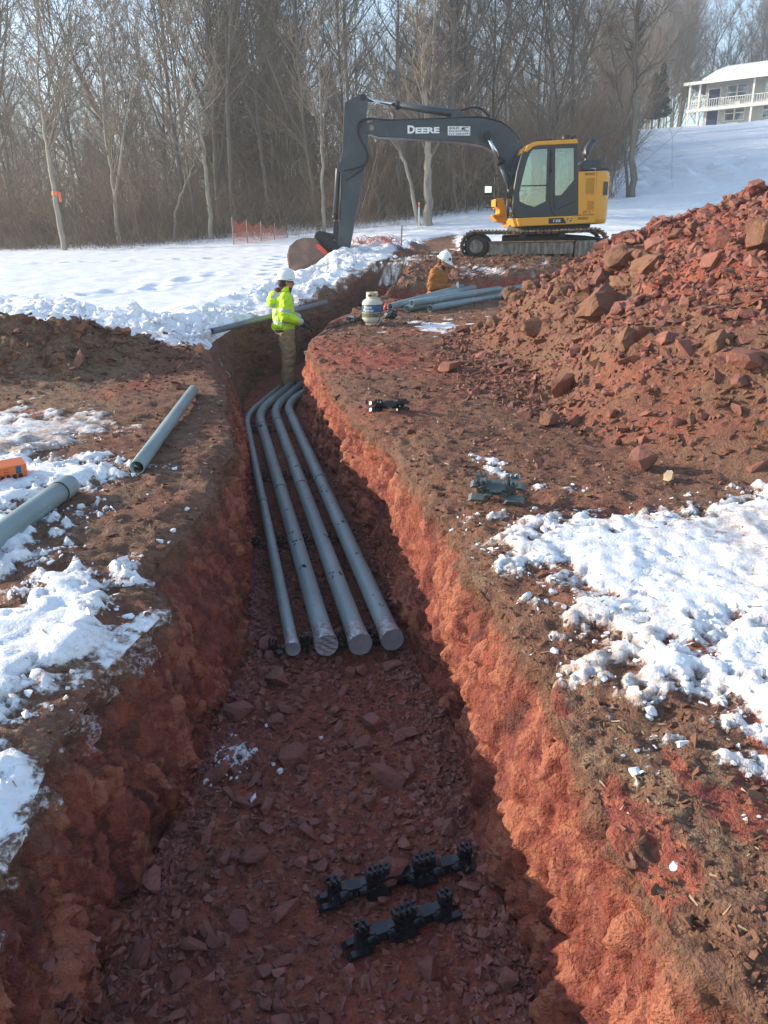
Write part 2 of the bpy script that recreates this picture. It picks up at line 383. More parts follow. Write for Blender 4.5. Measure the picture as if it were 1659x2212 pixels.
# second, shorter dig where the second worker stands, and the wallow by the tracks
pit = [hit(820, 655)[:2], (0.35, 15.35), (1.5, 15.25), (2.3, 15.75), (3.2, 16.3), (4.0, 16.9), (3.9, 17.5), (2.6, 17.1), (1.2, 16.75), (0.3, 16.6)]
sd = poly_sd(P, pit[1:]); pm = sstep(.12, -.22, sd + .06 * fbm(P, 3, 3, 5))
P[:, 2] -= pm * np.interp(P[:, 0], [0, 2.0, 4.0], [.95, .9, .35]) * (Z == 4)
# normals of the undisplaced surface
def normals(P):
    A = P.reshape(nr, nc, 3); du = np.gradient(A, axis=1); dv = np.gradient(A, axis=0)
    n = np.cross(du, dv); n /= np.linalg.norm(n, axis=2, keepdims=True) + 1e-9; return n.reshape(-1, 3)
N0 = normals(P)
wall = ((Z == 1) | (Z == 3)) & (P[:, 1] < 18.0)
wallf = np.clip(1 - np.abs(N0[:, 2]) * 1.25, 0, 1) * (P[:, 1] < 18.5)
flo = (Z == 2) & (P[:, 1] < 18)
near = P[:, 1] < 60
D = np.zeros(len(P), np.float32)
Pn = P[near]
big = fbm(Pn, 1.1, 3, 21); med = fbm(Pn, 4.5, 4, 22, billow=True); fine = fbm(Pn, 17, 4, 23, gain=.6)
Ps = Pn * np.array([1, 1, .4]); str1 = fbm(Ps, 6.0, 4, 24, billow=True, gain=.55); str2 = fbm(Ps, 22.0, 3, 25)
wf = wallf[near]; gr = 1 - wf
D[near] = gr * np.where((Pn[:, 1] > 14) & (Pn[:, 1] < 24), 1.8, 1.0) * (.035 * big + .028 * med + .017 * fine) + wf * (.07 * big + .05 * str1 + .032 * str2 + .026 * fine)
fresh = np.full(len(P), .5)
sel = np.where(near & (wallf > .25) & (P[:, 1] < 17.8))[0]
for sc_, am, cr_, sd_ in ((5.0, .065, .045, 1), (12.0, .040, .026, 5), (26.0, .022, .014, 8)):
    s2 = sel if sc_ < 20 else sel[P[sel, 1] < 8]
    a, b, v = worley(P[s2] * np.array([1, 1, .55]) + .05 * fbm(P[s2], 4, 2, 90)[:, None], sc_, sd_ * 31); fresh[s2] = np.where(sc_ < 20, (fresh[s2] if sc_ > 6 else 0) * .5 + v * (.5 if sc_ > 6 else 1), fresh[s2]); D[s2] += wallf[s2] * (am * (v - .5) - cr_ * np.exp(-((b - a) / .10) ** 2))
sel = np.where(near & (wallf <= .35) & (P[:, 1] < 10) & (Z != 2))[0]
for sc_, am, sd_ in ((9.0, .020, 11), (21.0, .015, 13), (1.9, .15, 17), (4.5, .07, 19)):
    if sc_ < 6: sel = np.where((P[:, 1] > 14) & (P[:, 1] < 23) & (Z == 4) & (P[:, 0] < 9))[0]
    a, b, v = worley(P[sel], sc_, sd_ * 31); D[sel] += am * (v - .4) * np.clip(1.2 - a * 1.3, 0, 1) * (.4 + .9 * sstep(-.2, .4, fbm(P[sel], 1.3, 2, 95)))
fl = flo[near]; D[near] = np.where(fl, .025 * big + .012 * med + .010 * fine, D[near])

# ------------------------------------------------------------------ snow cover
def plan(pts): return [hit(x, y)[:2] for x, y in pts]
nz = fbm(P, 1.6, 5, 31, gain=.6); nz2 = fbm(P, 7.0, 4, 32, gain=.6); nz3 = fbm(P, 19.0, 3, 33, gain=.6); nz4 = fbm(P, 3.0, 3, 34, billow=True)
snow = np.zeros(len(P)); lift = np.zeros(len(P)); dirty = np.zeros(len(P))
def patch(poly, w, amp, thick, dty, bias=0.0):
    global snow, lift, dirty
    sd = poly_sd(P, poly); m = .5 - np.clip(sd / w, -1.6, 9) * .8 + amp * (.55 * nz + .55 * nz2 + .35 * nz3 - .25 * np.clip(nz4, 0, 1)) + bias
    m = np.where(sd > 2.5 * w, 0, m); mk = np.clip(m, 0, 1)
    t = sstep(.42, .95, mk) * thick
    snow = np.maximum(snow, mk); lift = np.maximum(lift, t); dirty = np.where(mk > .3, np.maximum(dirty, dty * (1.15 - .5 * sstep(.5, 1.0, mk) + .7 * nz)), dirty)
patch(plan([(-300, 1330), (0, 1330), (60, 1262), (150, 1212), (205, 1250), (290, 1180), (308, 1240), (255, 1290), (315, 1345), (230, 1400), (215, 1450), (150, 1480), (60, 1560), (0, 1600), (-300, 1640)]), .26, 1.4, .05, .45)
patch(plan([(-300, 1590), (0, 1590), (70, 1640), (95, 1700), (40, 1830), (0, 1900), (-300, 1900)]), .16, 1.0, .04, .25)
patch(plan([(-300, 960), (60, 958), (140, 995), (230, 975), (265, 1010), (210, 1090), (250, 1130), (190, 1200), (0, 1270), (-300, 1290)]), .5, 1.7, .05, .35, -.22)
patch(plan([(-300, 870), (70, 870), (250, 900), (280, 930), (120, 985), (-300, 990)]), .5, 1.6, .02, .75, -.25)
patch(plan([(1900, 1030), (1659, 1035), (1540, 1035), (1440, 1090), (1290, 1100), (1190, 1120), (1040, 1135), (1022, 1180), (1090, 1240), (1160, 1320), (1300, 1400), (1310, 1480), (1440, 1530), (1470, 1600), (1485, 1680), (1560, 1690), (1640, 1780), (1900, 1800)]), .36, 1.6, .036, .70, -.03)
patch(plan([(1030, 990), (1130, 1010), (1250, 1030), (1350, 1060), (1300, 1110), (1150, 1080), (1060, 1050)]), .35, 1.7, .02, .45, -.28)
patch(plan([(860, 690), (1000, 690), (1080, 705), (1000, 730), (840, 712)]), .8, 1.5, .015, .5, -.2)
patch(plan([(470, 740), (560, 702), (690, 652), (640, 650), (440, 720), (330, 745), (350, 765)]), .6, 1.5, .02, .6, -.15)
patch(plan([(1010, 580), (1180, 572), (1230, 590), (1100, 596), (990, 600)]), 1.2, 1.6, .02, .6, -.18)
patch(plan([(700, 640), (800, 585), (870, 560), (980, 540), (960, 560), (850, 590), (760, 640)]), .8, 1.5, .03, .7, -.12)
# the white field beyond the bank, the slope to the house
bank = plan([(-260, 700), (0, 706), (110, 730), (240, 738), (390, 735), (480, 700), (590, 650), (690, 608), (770, 570), (850, 536), (930, 518), (985, 508)])
field = [(-150, bank[0][1])] + [tuple(b) for b in bank] + [(2.2, 21.6), (4.5, 22.2), (8, 21.2), (11, 20), (14, 16), (60, 12), (260, 60), (260, 300), (-260, 300)]
sdf = poly_sd(P, field); mf = np.clip(.5 - sdf / .8 + .5 * nz * (np.abs(sdf) < 3) + .35 * nz2 * (np.abs(sdf) < 2), 0, 1)
snow = np.maximum(snow, mf); lift = np.maximum(lift, .10 * sstep(.4, .95, mf)); dirty = np.where(mf > .3, np.maximum(dirty * .6, .30 * np.exp(-np.abs(sdf) / .7)), dirty)
# ploughed ridge of broken snow along the edge of the field
db = line_d(P, bank); chunk = fbm(P, 2.4, 3, 41, billow=True); ch2 = fbm(P, 7.5, 4, 42, billow=True, gain=.55)
bh = np.interp(P[:, 0] + .0 * P[:, 1], [-9, -4, -2.6, -1.9, -1.2, 0, 1.0, 1.8, 2.6], [.40, .45, .16, .14, .24, .30, .42, .50, .2]) * np.clip(.85 + 1.1 * fbm(P, .8, 2, 43), .25, 1.8)
rid = np.exp(-(np.maximum(db - .25, 0) / .62) ** 2) * (P[:, 1] > 8) * (P[:, 1] < 30) * np.where((Z > 0) & (Z < 4) & (P[:, 1] < 19.3), .15, 1)
rl = rid * bh * np.clip(.62 + .75 * chunk + .16 * ch2, 0.05, 2); lift += .42 * np.tanh(rl / .42)
snow = np.maximum(snow, np.clip(rid * 1.35 + .25 * nz2 - .08, 0, 1)); dirty = np.maximum(dirty, rid * np.where(P[:, 0] > -1.6, .60, .25) * (.7 + nz2))
far = P[:, 1] > 12
lift *= np.where((Z == 0) & (P[:, 1] < 12), sstep(0, .16, np.interp(P[:, 1], YL, XLR) - P[:, 0]), 1)
lift *= np.where((Z == 4) & (P[:, 1] < 12), sstep(0, .16, P[:, 0] - np.interp(P[:, 1], YR, XRR)), 1)
fr0 = np.random.default_rng(5)
for tr_pts in ([(40, 578), (180, 574), (330, 570), (470, 566)], [(620, 560), (606, 580), (596, 605), (640, 625)], [(180, 650), (300, 640), (420, 612), (480, 598)]):
    wp = np.array([hit(*t)[:2] for t in tr_pts]); dd_ = np.r_[0, np.cumsum(np.hypot(*np.diff(wp, axis=0).T))]
    for k, s_ in enumerate(np.arange(0, dd_[-1], .75)):
        x0, y0 = np.interp(s_, dd_, wp[:, 0]) + .16 * (-1) ** k, np.interp(s_, dd_, wp[:, 1]) + fr0.normal(0, .1)
        w_ = np.where((np.abs(P[:, 0] - x0) < 1) & (np.abs(P[:, 1] - y0) < 1))[0]; rr_ = ((P[w_, 0] - x0) / .20) ** 2 + ((P[w_, 1] - y0) / .26) ** 2; lift[w_] += -.11 * np.exp(-rr_) + .035 * np.exp(-(np.sqrt(rr_) - 1.7) ** 2 * 4)
foot = far & (snow > .7); lift += np.where(foot & (rid < .3), .05 * nz + .012 * fbm(P, 3.5, 3, 44), 0)
# ruts and drifts on the slope
q = np.stack([P[:, 0] * .16 + P[:, 1] * .05, P[:, 1] * .6, P[:, 2] * 0], -1)
lift += np.where((P[:, 0] > 6) & (P[:, 1] > 26) & (P[:, 1] < 110), .16 * fbm(q, 1.0, 4, 45), 0)
hp = hit(1450, 375); hb = np.exp(-((P[:, 0] - hp[0]) / 4.2) ** 2 - ((P[:, 1] - hp[1]) / 5.0) ** 2)
lift += hb * .5 * fbm(P * np.array([1, .35, 0]), .9, 3, 46, billow=True)
# dirt bank at the left, tipped beside the snow
mb = plan([(-150, 812), (60, 800), (200, 790), (330, 785)]); dm = line_d(P, mb)
mh = np.exp(-(dm / .62) ** 2) * np.interp(P[:, 0], [-6, -3.4, -2.4], [.50, .42, .10])
snow = np.where(mh > .12, snow * .1, snow)
lift = np.where(mh > .12, lift * .3, lift) + mh * (.75 + .55 * fbm(P, 2.2, 4, 51, billow=True) + .35 * fbm(P, 6.5, 4, 52, billow=True, gain=.6))
# white scatter that fell on to the trench floor
fp = at_z(520, 1650, -.72); ds = np.hypot((P[:, 0] - fp[0] + .05) / .17, (P[:, 1] - fp[1]) / .26)
snow = np.where(flo, np.clip(1.0 - ds + .55 * nz2 + .35 * fbm(P, 24, 3, 55), 0, .62), snow)
lift = np.where(((Z == 1) | (Z == 2) | (Z == 3)) & (P[:, 1] < 18.2), 0, lift)
snow = np.where(wall, snow * 0, snow)
# snow hanging over the near left lip
lip = (Z == 1) & (P[:, 1] < 3.4); tt = np.tile(np.concatenate([np.full(NL, -1), tw, np.full(NF + NW + NR, -1)]), nr)
snow = np.where(lip, np.clip(.62 - tt * 3.0 + 1.0 * nz2 + .8 * nz + .6 * nz3 - (P[:, 1] > 2.9) * .5, 0, .46), snow)
snowy = snow > .55
D = np.where(snowy, D * np.where(wall, .8, np.where(P[:, 1] < 12, .75, .2)) + np.where((P[:, 1] < 9) & ~wall, .011 * nz2 + .008 * nz3, 0), D)
P += N0 * D[:, None]; P[:, 2] += lift
red = np.where(wall, np.where((Z == 1) & (P[:, 1] > 9.0), .95 - .85 * sstep(9.0, 10.6, P[:, 1]), np.where(P[:, 1] > 11, .35, .95)), 0.0); red = np.where(flo, .62, red)
red = np.where((Z == 1), red * np.interp(tt, [0, .12, .4, 1], [.1, .4, .9, .95]), red)
t2 = np.tile(np.concatenate([np.full(NL + NW + NF, -1), tw, np.full(NR, -1)]), nr)
red = np.where((Z == 3), red * np.interp(t2, [0, .55, .85, 1], [.95, .95, .62, .2]), red)
red = np.where((Z == 4) & (P[:, 1] < 20), .38 + .45 * fbm(P, .8, 3, 61), red); red = np.where(pm > .15, .9, red); red = np.where((Z == 4) & (P[:, 1] < 2.4), np.maximum(red * .6, .95 * sstep(.10, .34, fbm(P * np.array([1.6, .7, 1]), 2.6, 3, 66) + .25 * np.exp(-(P[:, 0] - np.interp(P[:, 1], YR, XRR)) / .12))), red)
red = np.where((Z == 0) & (P[:, 1] < 12), .22 + .5 * np.clip(fbm(P, 1.2, 3, 62), 0, 1), red)
pale = np.clip(sstep(.0, .5, fbm(P * np.array([.6, 1.6, 1]), 1.1, 4, 63)) * ((Z == 0) | (Z == 4)) * .7, 0, 1)
pale = np.where((Z == 4) & (P[:, 1] > 14) & (P[:, 1] < 22), np.maximum(pale, sstep(.0, .3, fbm(P * np.array([.5, 1.8, 1]), 1.4, 3, 64))), pale)
pale = np.where((Z == 0) & (P[:, 1] > 5) & (P[:, 1] < 9.5), np.maximum(pale, .8 * sstep(-1.8, -3, P[:, 0])), pale)
idx = np.arange(nr * nc).reshape(nr, nc)
Q = np.stack([idx[:-1, :-1], idx[:-1, 1:], idx[1:, 1:], idx[1:, :-1]], -1).reshape(-1, 4)
qz = np.tile(np.concatenate([np.zeros(NL - 1), np.full(NW, 1), np.full(NF, 2), np.full(NW, 3), np.full(NR, 4)]), nr - 1)
qs = snow[Q].mean(1); qy = P[Q[:, 0], 1]
def sub(name, mask):
    q = Q[mask]; u, inv = np.unique(q, return_inverse=True)
    me = npmesh(name, P[u], Fq=inv.reshape(-1, 4)); me.materials.append(M['earth_and_snow']); me.shade_smooth()
    for k, a in (('snow', snow), ('red', red), ('pale', pale), ('dirty', dirty), ('fresh', fresh)): attr(me, k, a[u])
    o = bpy.data.objects.new(name, me); C.objects.link(o); o['kind'] = 'structure'; return o
dug = (qy < 18.0)
is_snow = qs > .55
sub('snow_ground', is_snow & ~(dug & ((qz == 2) | (qz == 1) | (qz == 3))))
o = sub('trench_wall', dug & ((qz == 1) | (qz == 3))); o['label'] = 'scraped red earth walls of the open trench'
o = sub('trench_floor', dug & (qz == 2)); o['label'] = 'stony red floor of the open trench'
sub('ground', ~is_snow & ~(dug & ((qz == 2) | (qz == 1) | (qz == 3))))

GA = P.reshape(nr, nc, 3)
def surf(x, y):
    """height of the finished surface at x, y"""
    i = int(np.clip(np.searchsorted(ys, y), 1, nr - 1)); r = GA[i]
    return float(r[np.argmin(np.abs(r[:, 0] - x) + np.abs(r[:, 1] - y)), 2])
def hits(px, py):
    """line of sight of a pixel against the finished ground"""
    d = ray(px, py); t = 0.8
    while t < 200:
        p = np.array([0, 0, CZ]) + d * t
        if p[1] > .3 and p[2] < surf(p[0], p[1]): break
        t += 0.01 + 0.002 * t
    return p

# ------------------------------------------------------------------ stones
rng = np.random.default_rng(7)
def rock_shape(seed, sq=(1, .75, .55), n=16, rough=0.0, cuts=2):
    r = np.random.default_rng(seed); v = r.normal(size=(n, 3)); v /= np.linalg.norm(v, axis=1)[:, None]
    v = np.sign(v) * np.abs(v) ** .75; v *= r.uniform(.78, 1.05, (n, 1)); v *= np.array(sq) * .5
    bm = bmesh.new()
    for p in v: bm.verts.new(p)
    h = bmesh.ops.convex_hull(bm, input=bm.verts)
    bmesh.ops.delete(bm, geom=[e for e in h['geom_interior'] if isinstance(e, bmesh.types.BMVert)], context='VERTS')
    bmesh.ops.triangulate(bm, faces=bm.faces)
    if rough:
        bmesh.ops.subdivide_edges(bm, edges=bm.edges[:], cuts=cuts, use_grid_fill=True)
        P_ = np.array([x.co for x in bm.verts]); nn = fbm(P_, 3.2, 4, seed, gain=.6)
        for k, x in enumerate(bm.verts): x.co *= 1 + rough * float(nn[k])
        bmesh.ops.triangulate(bm, faces=bm.faces)
    V = np.array([x.co for x in bm.verts]); bm.verts.index_update(); T = np.array([[x.index for x in f.verts] for f in bm.faces]); bm.free()
    return V, T
SHAPES = [rock_shape(100 + k, sq) for k, sq in enumerate([(1, .75, .55), (1, .6, .45), (1, .85, .6), (1, .7, .35), (1, .55, .5), (1, .9, .75), (1, .65, .28), (1, .8, .5), (1, .5, .4), (1, .7, .6)])]
ROUGH = [rock_shape(200 + k, sq, 12, .28) for k, sq in enumerate([(1, .85, .7), (1, .8, .75), (1, .7, .6), (1, .9, .8), (1, .75, .55)])]
LOW = [rock_shape(150 + k, sq, 8) for k, sq in enumerate([(1, .8, .6), (1, .7, .5), (1, .9, .7), (1, .6, .45), (1, .75, .4), (1, .85, .55)])]
BROKEN = [rock_shape(170 + k, sq, 14, .16, 1) for k, sq in enumerate([(1, .75, .55), (1, .6, .45), (1, .85, .6), (1, .7, .38), (1, .55, .5), (1, .9, .7), (1, .65, .32), (1, .8, .5)])]
CLOD = [rock_shape(250 + k, sq, 26, .34, 3) for k, sq in enumerate([(1, .85, .7), (1, .8, .6), (1, .7, .6), (1, .9, .75)])]
def rot_m(r, tilt=.5):
    return np.array(Matrix.Rotation(r.uniform(0, 6.283), 3, 'Z') @ Matrix.Rotation(r.normal(0, tilt), 3, 'X') @ Matrix.Rotation(r.normal(0, tilt), 3, 'Y'))
def mass(name, pos, size, mat, shapes=SHAPES, tilt=.5, seed=1, label=None, cat=None, parent=None):
    """very many small stones joined into one object"""
    r = np.random.default_rng(seed); VV, TT, o = [], [], 0
    for p, s in zip(pos, size):
        V, T = shapes[r.integers(len(shapes))]; VV.append(V * s @ rot_m(r, tilt).T + p); TT.append(T + o); o += len(V)
    ob = put(name, npmesh(name, np.concatenate(VV), Ft=np.concatenate(TT)), parent, mats=mat, smooth=False); tag(ob, label, cat, kind='stuff'); return ob
SHARED = {}
def single(name, p, s, mat, label, cat, group, r, shapes=SHAPES, tilt=.45, key='a', sink=.22):
    k = int(r.integers(len(shapes))); kk = (key, k)
    if kk not in SHARED:
        me = npmesh(name, shapes[k][0], Ft=shapes[k][1]); me.materials.append(M[mat]); me.shade_flat(); SHARED[kk] = me
    o = bpy.data.objects.new(name, SHARED[kk]); C.objects.link(o); o.location = (p[0], p[1], p[2] + s * sink)
    o.rotation_euler = (r.normal(0, tilt), r.normal(0, tilt), r.uniform(0, 6.28)); o.scale = (s, s * r.uniform(.85, 1.15), s * r.uniform(.85, 1.15))
    return tag(o, label, cat, group)

simple('tan_stone', (0.42, 0.33, 0.22), 0.85, col2=(0.34, 0.26, 0.17), scale=12)
# spoil heap of broken red shale
HC = np.array([4.62, 8.7]); HR = 4.7
ang0 = np.linspace(0, 2 * np.pi, 260, endpoint=False); rad = np.linspace(0, 1.12, 150)
def heap_h(x, y):
    dx, dy = x - HC[0], y - HC[1]; a = np.arctan2(dy, dx); dx = np.where(dx < 0, dx * 1.32, dx * .8); r = np.hypot(dx, dy)
    R = HR * (1 + .07 * np.sin(3 * a + 1.1) + .05 * np.sin(5 * a + .4)) * np.where(dy < 0, 1 + .06 * np.abs(np.sin(a)), 1)
    t = np.clip(1 - r / R, -.2, 1)
    return np.where(t > 0, 2.55 * t / (1 + .42 * t ** 2) * (.55 + .45 * sstep(0, .25, t)), t * 1.2)
A, R_ = np.meshgrid(ang0, rad); hx = HC[0] + R_ * HR * np.cos(A) * np.where(np.cos(A) < 0, .82, 1.3); hy = HC[1] + R_ * HR * np.sin(A) * 1.1
Hp = np.stack([hx.ravel(), hy.ravel(), np.zeros(hx.size)], -1); hh = heap_h(Hp[:, 0], Hp[:, 1])
Hp[:, 2] = zg(Hp[:, 0], Hp[:, 1]) + hh
Hp[:, 2] += np.clip(hh * 3, 0, 1) * (.16 * fbm(Hp, 1.3, 4, 71, billow=True) + .07 * fbm(Hp, 5, 4, 72, billow=True) + .03 * fbm(Hp, 15, 3, 73)) - .05
ii = np.arange(hx.size).reshape(hx.shape); i2 = np.roll(ii, -1, 1)
me = npmesh('spoil_heap', Hp, Fq=np.stack([ii[:-1], i2[:-1], i2[1:], ii[1:]], -1).reshape(-1, 4))
attr(me, 'red', np.clip(.35 + .5 * sstep(.5, 1.6, hh) + .4 * fbm(Hp, 1.5, 3, 74), 0, 1)); attr(me, 'pale', .2 * np.ones(len(Hp))); attr(me, 'snow', np.zeros(len(Hp))); attr(me, 'dirty', np.zeros(len(Hp))); attr(me, 'fresh', np.full(len(Hp), .5))
ob = put('spoil_heap', me, mats='earth_and_snow', smooth=True); tag(ob, 'tall heap of excavated brown soil and broken red shale', 'spoil heap')
from mathutils.bvhtree import BVHTree
hbv = BVHTree.FromPolygons([Vector(v) for v in Hp], [tuple(f.vertices) for f in me.polygons])
def heap_z(x, y):
    h = hbv.ray_cast(Vector((x, y, 9)), Vector((0, 0, -1)))[0]; return max(h.z if h is not None else -9, surf(x, y))
def heap_pts(n, seed, wfun):
    r = np.random.default_rng(seed); out = []
    while len(out) < n:
        a = r.uniform(0, 2 * np.pi); q = math.sqrt(r.uniform(0, 1.05)) * HR * 1.06; x, y = HC[0] + q * math.cos(a) * (.78 if math.cos(a) < 0 else 1), HC[1] + q * math.sin(a)
        if x > .56 * y + .9: continue
        if y > HC[1] + 2.2: continue
        hgt = float(heap_h(np.array(x), np.array(y)))
        if r.uniform() < wfun(hgt): out.append((x, y, heap_z(x, y)))
    return out
hr = np.random.default_rng(11)
for p in heap_pts(250, 12, lambda h: .25 + .75 * float(sstep(.3, 1.5, np.array(h)))):
    hgt = heap_h(np.array(p[0]), np.array(p[1])); s = float(np.clip(hr.lognormal(math.log(.155), .36), .10, .36))
    single('rock', p, s, 'red_shale', 'angular broken red shale rock lying on the spoil heap', 'rock', 'shale rocks on the spoil heap', hr, BROKEN, sink=.10)
for p in heap_pts(44, 13, lambda h: .9 if .05 < h < 1.3 else .15):
    s = float(np.clip(hr.lognormal(math.log(.26), .40), .14, .6))
    single('clod', p, s, 'clod', 'big brown earth clod lodged in the lower spoil heap', 'clod', 'earth clods on the spoil heap', hr, CLOD, .4, 'b', .12)
pp = heap_pts(9500, 14, lambda h: .3 + .7 * float(sstep(.2, 1.2, np.array(h)))); mass('shale_rubble', [np.array(p) - [0, 0, .004] for p in pp], np.clip(hr.lognormal(math.log(.075), .45, len(pp)), .03, .19), 'red_shale', LOW + SHAPES[:3], seed=15, label='small red shale rubble covering the spoil heap', cat='rubble')
pp = heap_pts(7000, 16, lambda h: .9 if h < 1.1 else .35); mass('earth_crumbs', [np.array(p) for p in pp], np.clip(hr.lognormal(math.log(.048), .5, len(pp)), .016, .16), 'clod', LOW, seed=17, label='loose brown earth crumbs on and around the heap', cat='soil')
# stones of the trench floor
def floor_pt(r, y0, y1):
    y = y0 + (y1 - y0) * r.uniform() ** 1.25; a, b = np.interp(y, YF, XLF) + .03, np.interp(y, YRF, XRF) - .02
    x = a + (b - a) * r.uniform(); return x, y
fr = np.random.default_rng(21); n = 0
stones = []
while n < 270:
    x, y = floor_pt(fr, 1.55, 4.2)
    if fr.uniform() > .35 + .65 * (fbm(np.array([[x, y, 0]]), 2.0, 2, 81)[0] > -.1): continue
    s = float(np.clip(fr.lognormal(math.log(.068), .42), .038, .19)); z = surf(x, y); n += 1
    single('stone', (x, y, z), s, 'trench_stone', 'angular red stone lying loose on the trench floor', 'stone', 'stones on the trench floor', fr, key='c', sink=.18)
pos = []; siz = []
for k in range(14000):
    x, y = floor_pt(fr, 1.4, 6.0 if k < 11000 else 12.5)
    if k % 3 == 0: x = (np.interp(y, YF, XLF) + abs(fr.normal(0, .09))) if k % 2 else (np.interp(y, YRF, XRF) - abs(fr.normal(0, .10)))
    pos.append((x, y, surf(x, y) + .002)); siz.append(float(np.clip(fr.lognormal(math.log(.028), .5), .010, .065)))
mass('gravel', pos, siz, 'trench_stone', LOW, seed=22, label='fine red gravel spread over the trench floor', cat='gravel')
# crumbs of soil over the bare ground
cr = np.random.default_rng(31); pos = []; siz = []
while len(pos) < 30000:
    y = 1.0 + 21 * cr.uniform() ** 1.7; side = cr.uniform() < .33
    w = .55 * y + .8; x = (np.interp(y, YL, XLR) - w * cr.uniform() ** 1.2) if side else (np.interp(y, YR, XRR) + w * cr.uniform() ** 1.1)
    i = int(np.searchsorted(ys, y)); j = int(np.argmin(np.abs(GA[i][:, 0] - x)))
    if snow[i * nc + j] > .42 + .2 * cr.uniform() or abs(GA[i][j, 0] - x) > .1: continue
    pos.append((x, y, GA[i][j, 2] + .001)); siz.append(float(np.clip(cr.lognormal(math.log(.013 + .0018 * y), .55), .005, .10)))
for k in range(1500):
    x, y = np.array(mb[cr.integers(len(mb))]) + cr.normal(0, [.9, .5]);
    if -8 < x < np.interp(y, YL, XLR) - .1: pos.append((x, y, surf(x, y) + .01)); siz.append(float(np.clip(cr.lognormal(math.log(.075), .55), .03, .34)))
for k in range(2600):
    x, y = cr.uniform(.3, 6.5), cr.uniform(15.0, 21.5)
    if x > np.interp(y, YR, XRR): pos.append((x, y, surf(x, y) + .01)); siz.append(float(np.clip(cr.lognormal(math.log(.075), .5), .03, .30)))
mass('soil_crumbs', pos, siz, 'clod', LOW, seed=32, label='loose brown crumbs of soil on the trampled ground', cat='soil')
# lumps of broken snow along the ridge and on the patches
pos = []; siz = []
for k in range(1500):
    a, b = [(np.array(bank[j]), np.array(bank[j + 1])) for j in [cr.integers(len(bank) - 1)]][0]
    t = cr.uniform(); x, y = a + (b - a) * t + cr.normal(0, .36, 2)
    if y > 26 or np.interp(y, YL, XLR) - .05 < x < np.interp(y, YR, XRR) + .05 and y < 18.3: continue
    pos.append((x, y, surf(x, y))); siz.append(float(np.clip(cr.lognormal(math.log(.06), .65), .02, .36)))
mass('snow_lumps', pos, siz, 'snow_lump', ROUGH, seed=33, label='broken lumps of ploughed snow along the field edge', cat='snow')
pos = []; siz = []
while len(pos) < 2600:
    y = 1.2 + 5 * cr.uniform(); x = cr.uniform(-3.2, 3.4); i = int(np.searchsorted(ys, y)); j = int(np.argmin(np.abs(GA[i][:, 0] - x))); q = snow[i * nc + j]
    if not .25 < q < .98 or zone[j] in (1, 3): continue
    pos.append((x, y, GA[i][j, 2])); siz.append(float(np.clip(cr.lognormal(math.log(.018), .6), .006, .07)))
mass('snow_crumbs', pos, siz, 'snow_lump', SHAPES, seed=34, label='small crumbs of snow around the near patches', cat='snow')
for px, py, s in [(525, 1620, .06), (605, 1655, .05), (545, 1715, .055), (693, 1583, .035), (575, 1560, .04), (470, 1700, .04), (497, 1670, .03), (590, 1640, .03), (455, 1690, .025)]:
    p = at_z(px, py, -.70); p[2] = surf(p[0], p[1])
    single('snow_lump', p, s * .8, 'snow_lump', 'white lump of snow fallen on the red trench floor', 'snow lump', 'snow lumps on the trench floor', cr, ROUGH, key='d', sink=.3)
for px, py, s in [(403, 1104, .045), (345, 1175, .05), (375, 1150, .045), (365, 1175, .03)]:
    p = hits(px, py)
    single('snow_lump', p, s, 'snow_lump', 'white lump of snow on the bare left bank above the trench', 'snow lump', 'snow lumps on the left bank', cr, ROUGH, key='d', sink=.25)
p = hits(1445, 1038); tag(single('cobble', p, .10, 'tan_stone', 'x', 'stone', None, cr, ROUGH, key='e', sink=.3), 'rounded pale tan cobble below the spoil heap', 'stone')
p = hits(1390, 1012); tag(single('boulder', p, .22, 'red_shale', 'x', 'rock', None, cr, ROUGH, key='f', sink=.3), 'blocky orange red rock at the foot of the spoil heap', 'rock')

# bits of straw and small chips of ice strewn over the right bank
sr = np.random.default_rng(91); TV, TF, o_ = [], [], 0
for k in range(2600):
    y = 1.3 + 12 * sr.uniform() ** 1.5; x = np.interp(y, YR, XRR) + sr.uniform(0, .5 * y + .6) if k % 3 else np.interp(y, YL, XLR) - sr.uniform(0, .5 * y + .4)
    a = sr.uniform(0, 6.28); l = sr.uniform(.004, .014) * (1 + .10 * y); z = surf(x, y) + .005; d_ = np.array([math.cos(a), math.sin(a), sr.normal(0, .25)]) * l; w_ = np.array([-math.sin(a), math.cos(a), .3]) * (.0009 + .0005 * y); p_ = np.array([x, y, z])
    TV += [p_ - d_ - w_, p_ + d_ - w_, p_ + d_ + w_, p_ - d_ + w_ + [0, 0, .003]]; TF.append([o_, o_ + 1, o_ + 2, o_ + 3]); o_ += 4
simple('straw', (0.30, 0.22, 0.13), 0.9, col2=(0.46, 0.38, 0.26), scale=30)
tag(put('straw', npmesh('straw', np.array(TV), Fq=np.array(TF)), mats='straw'), 'dry straw and chaff strewn over the bare banks', 'straw', kind='stuff')

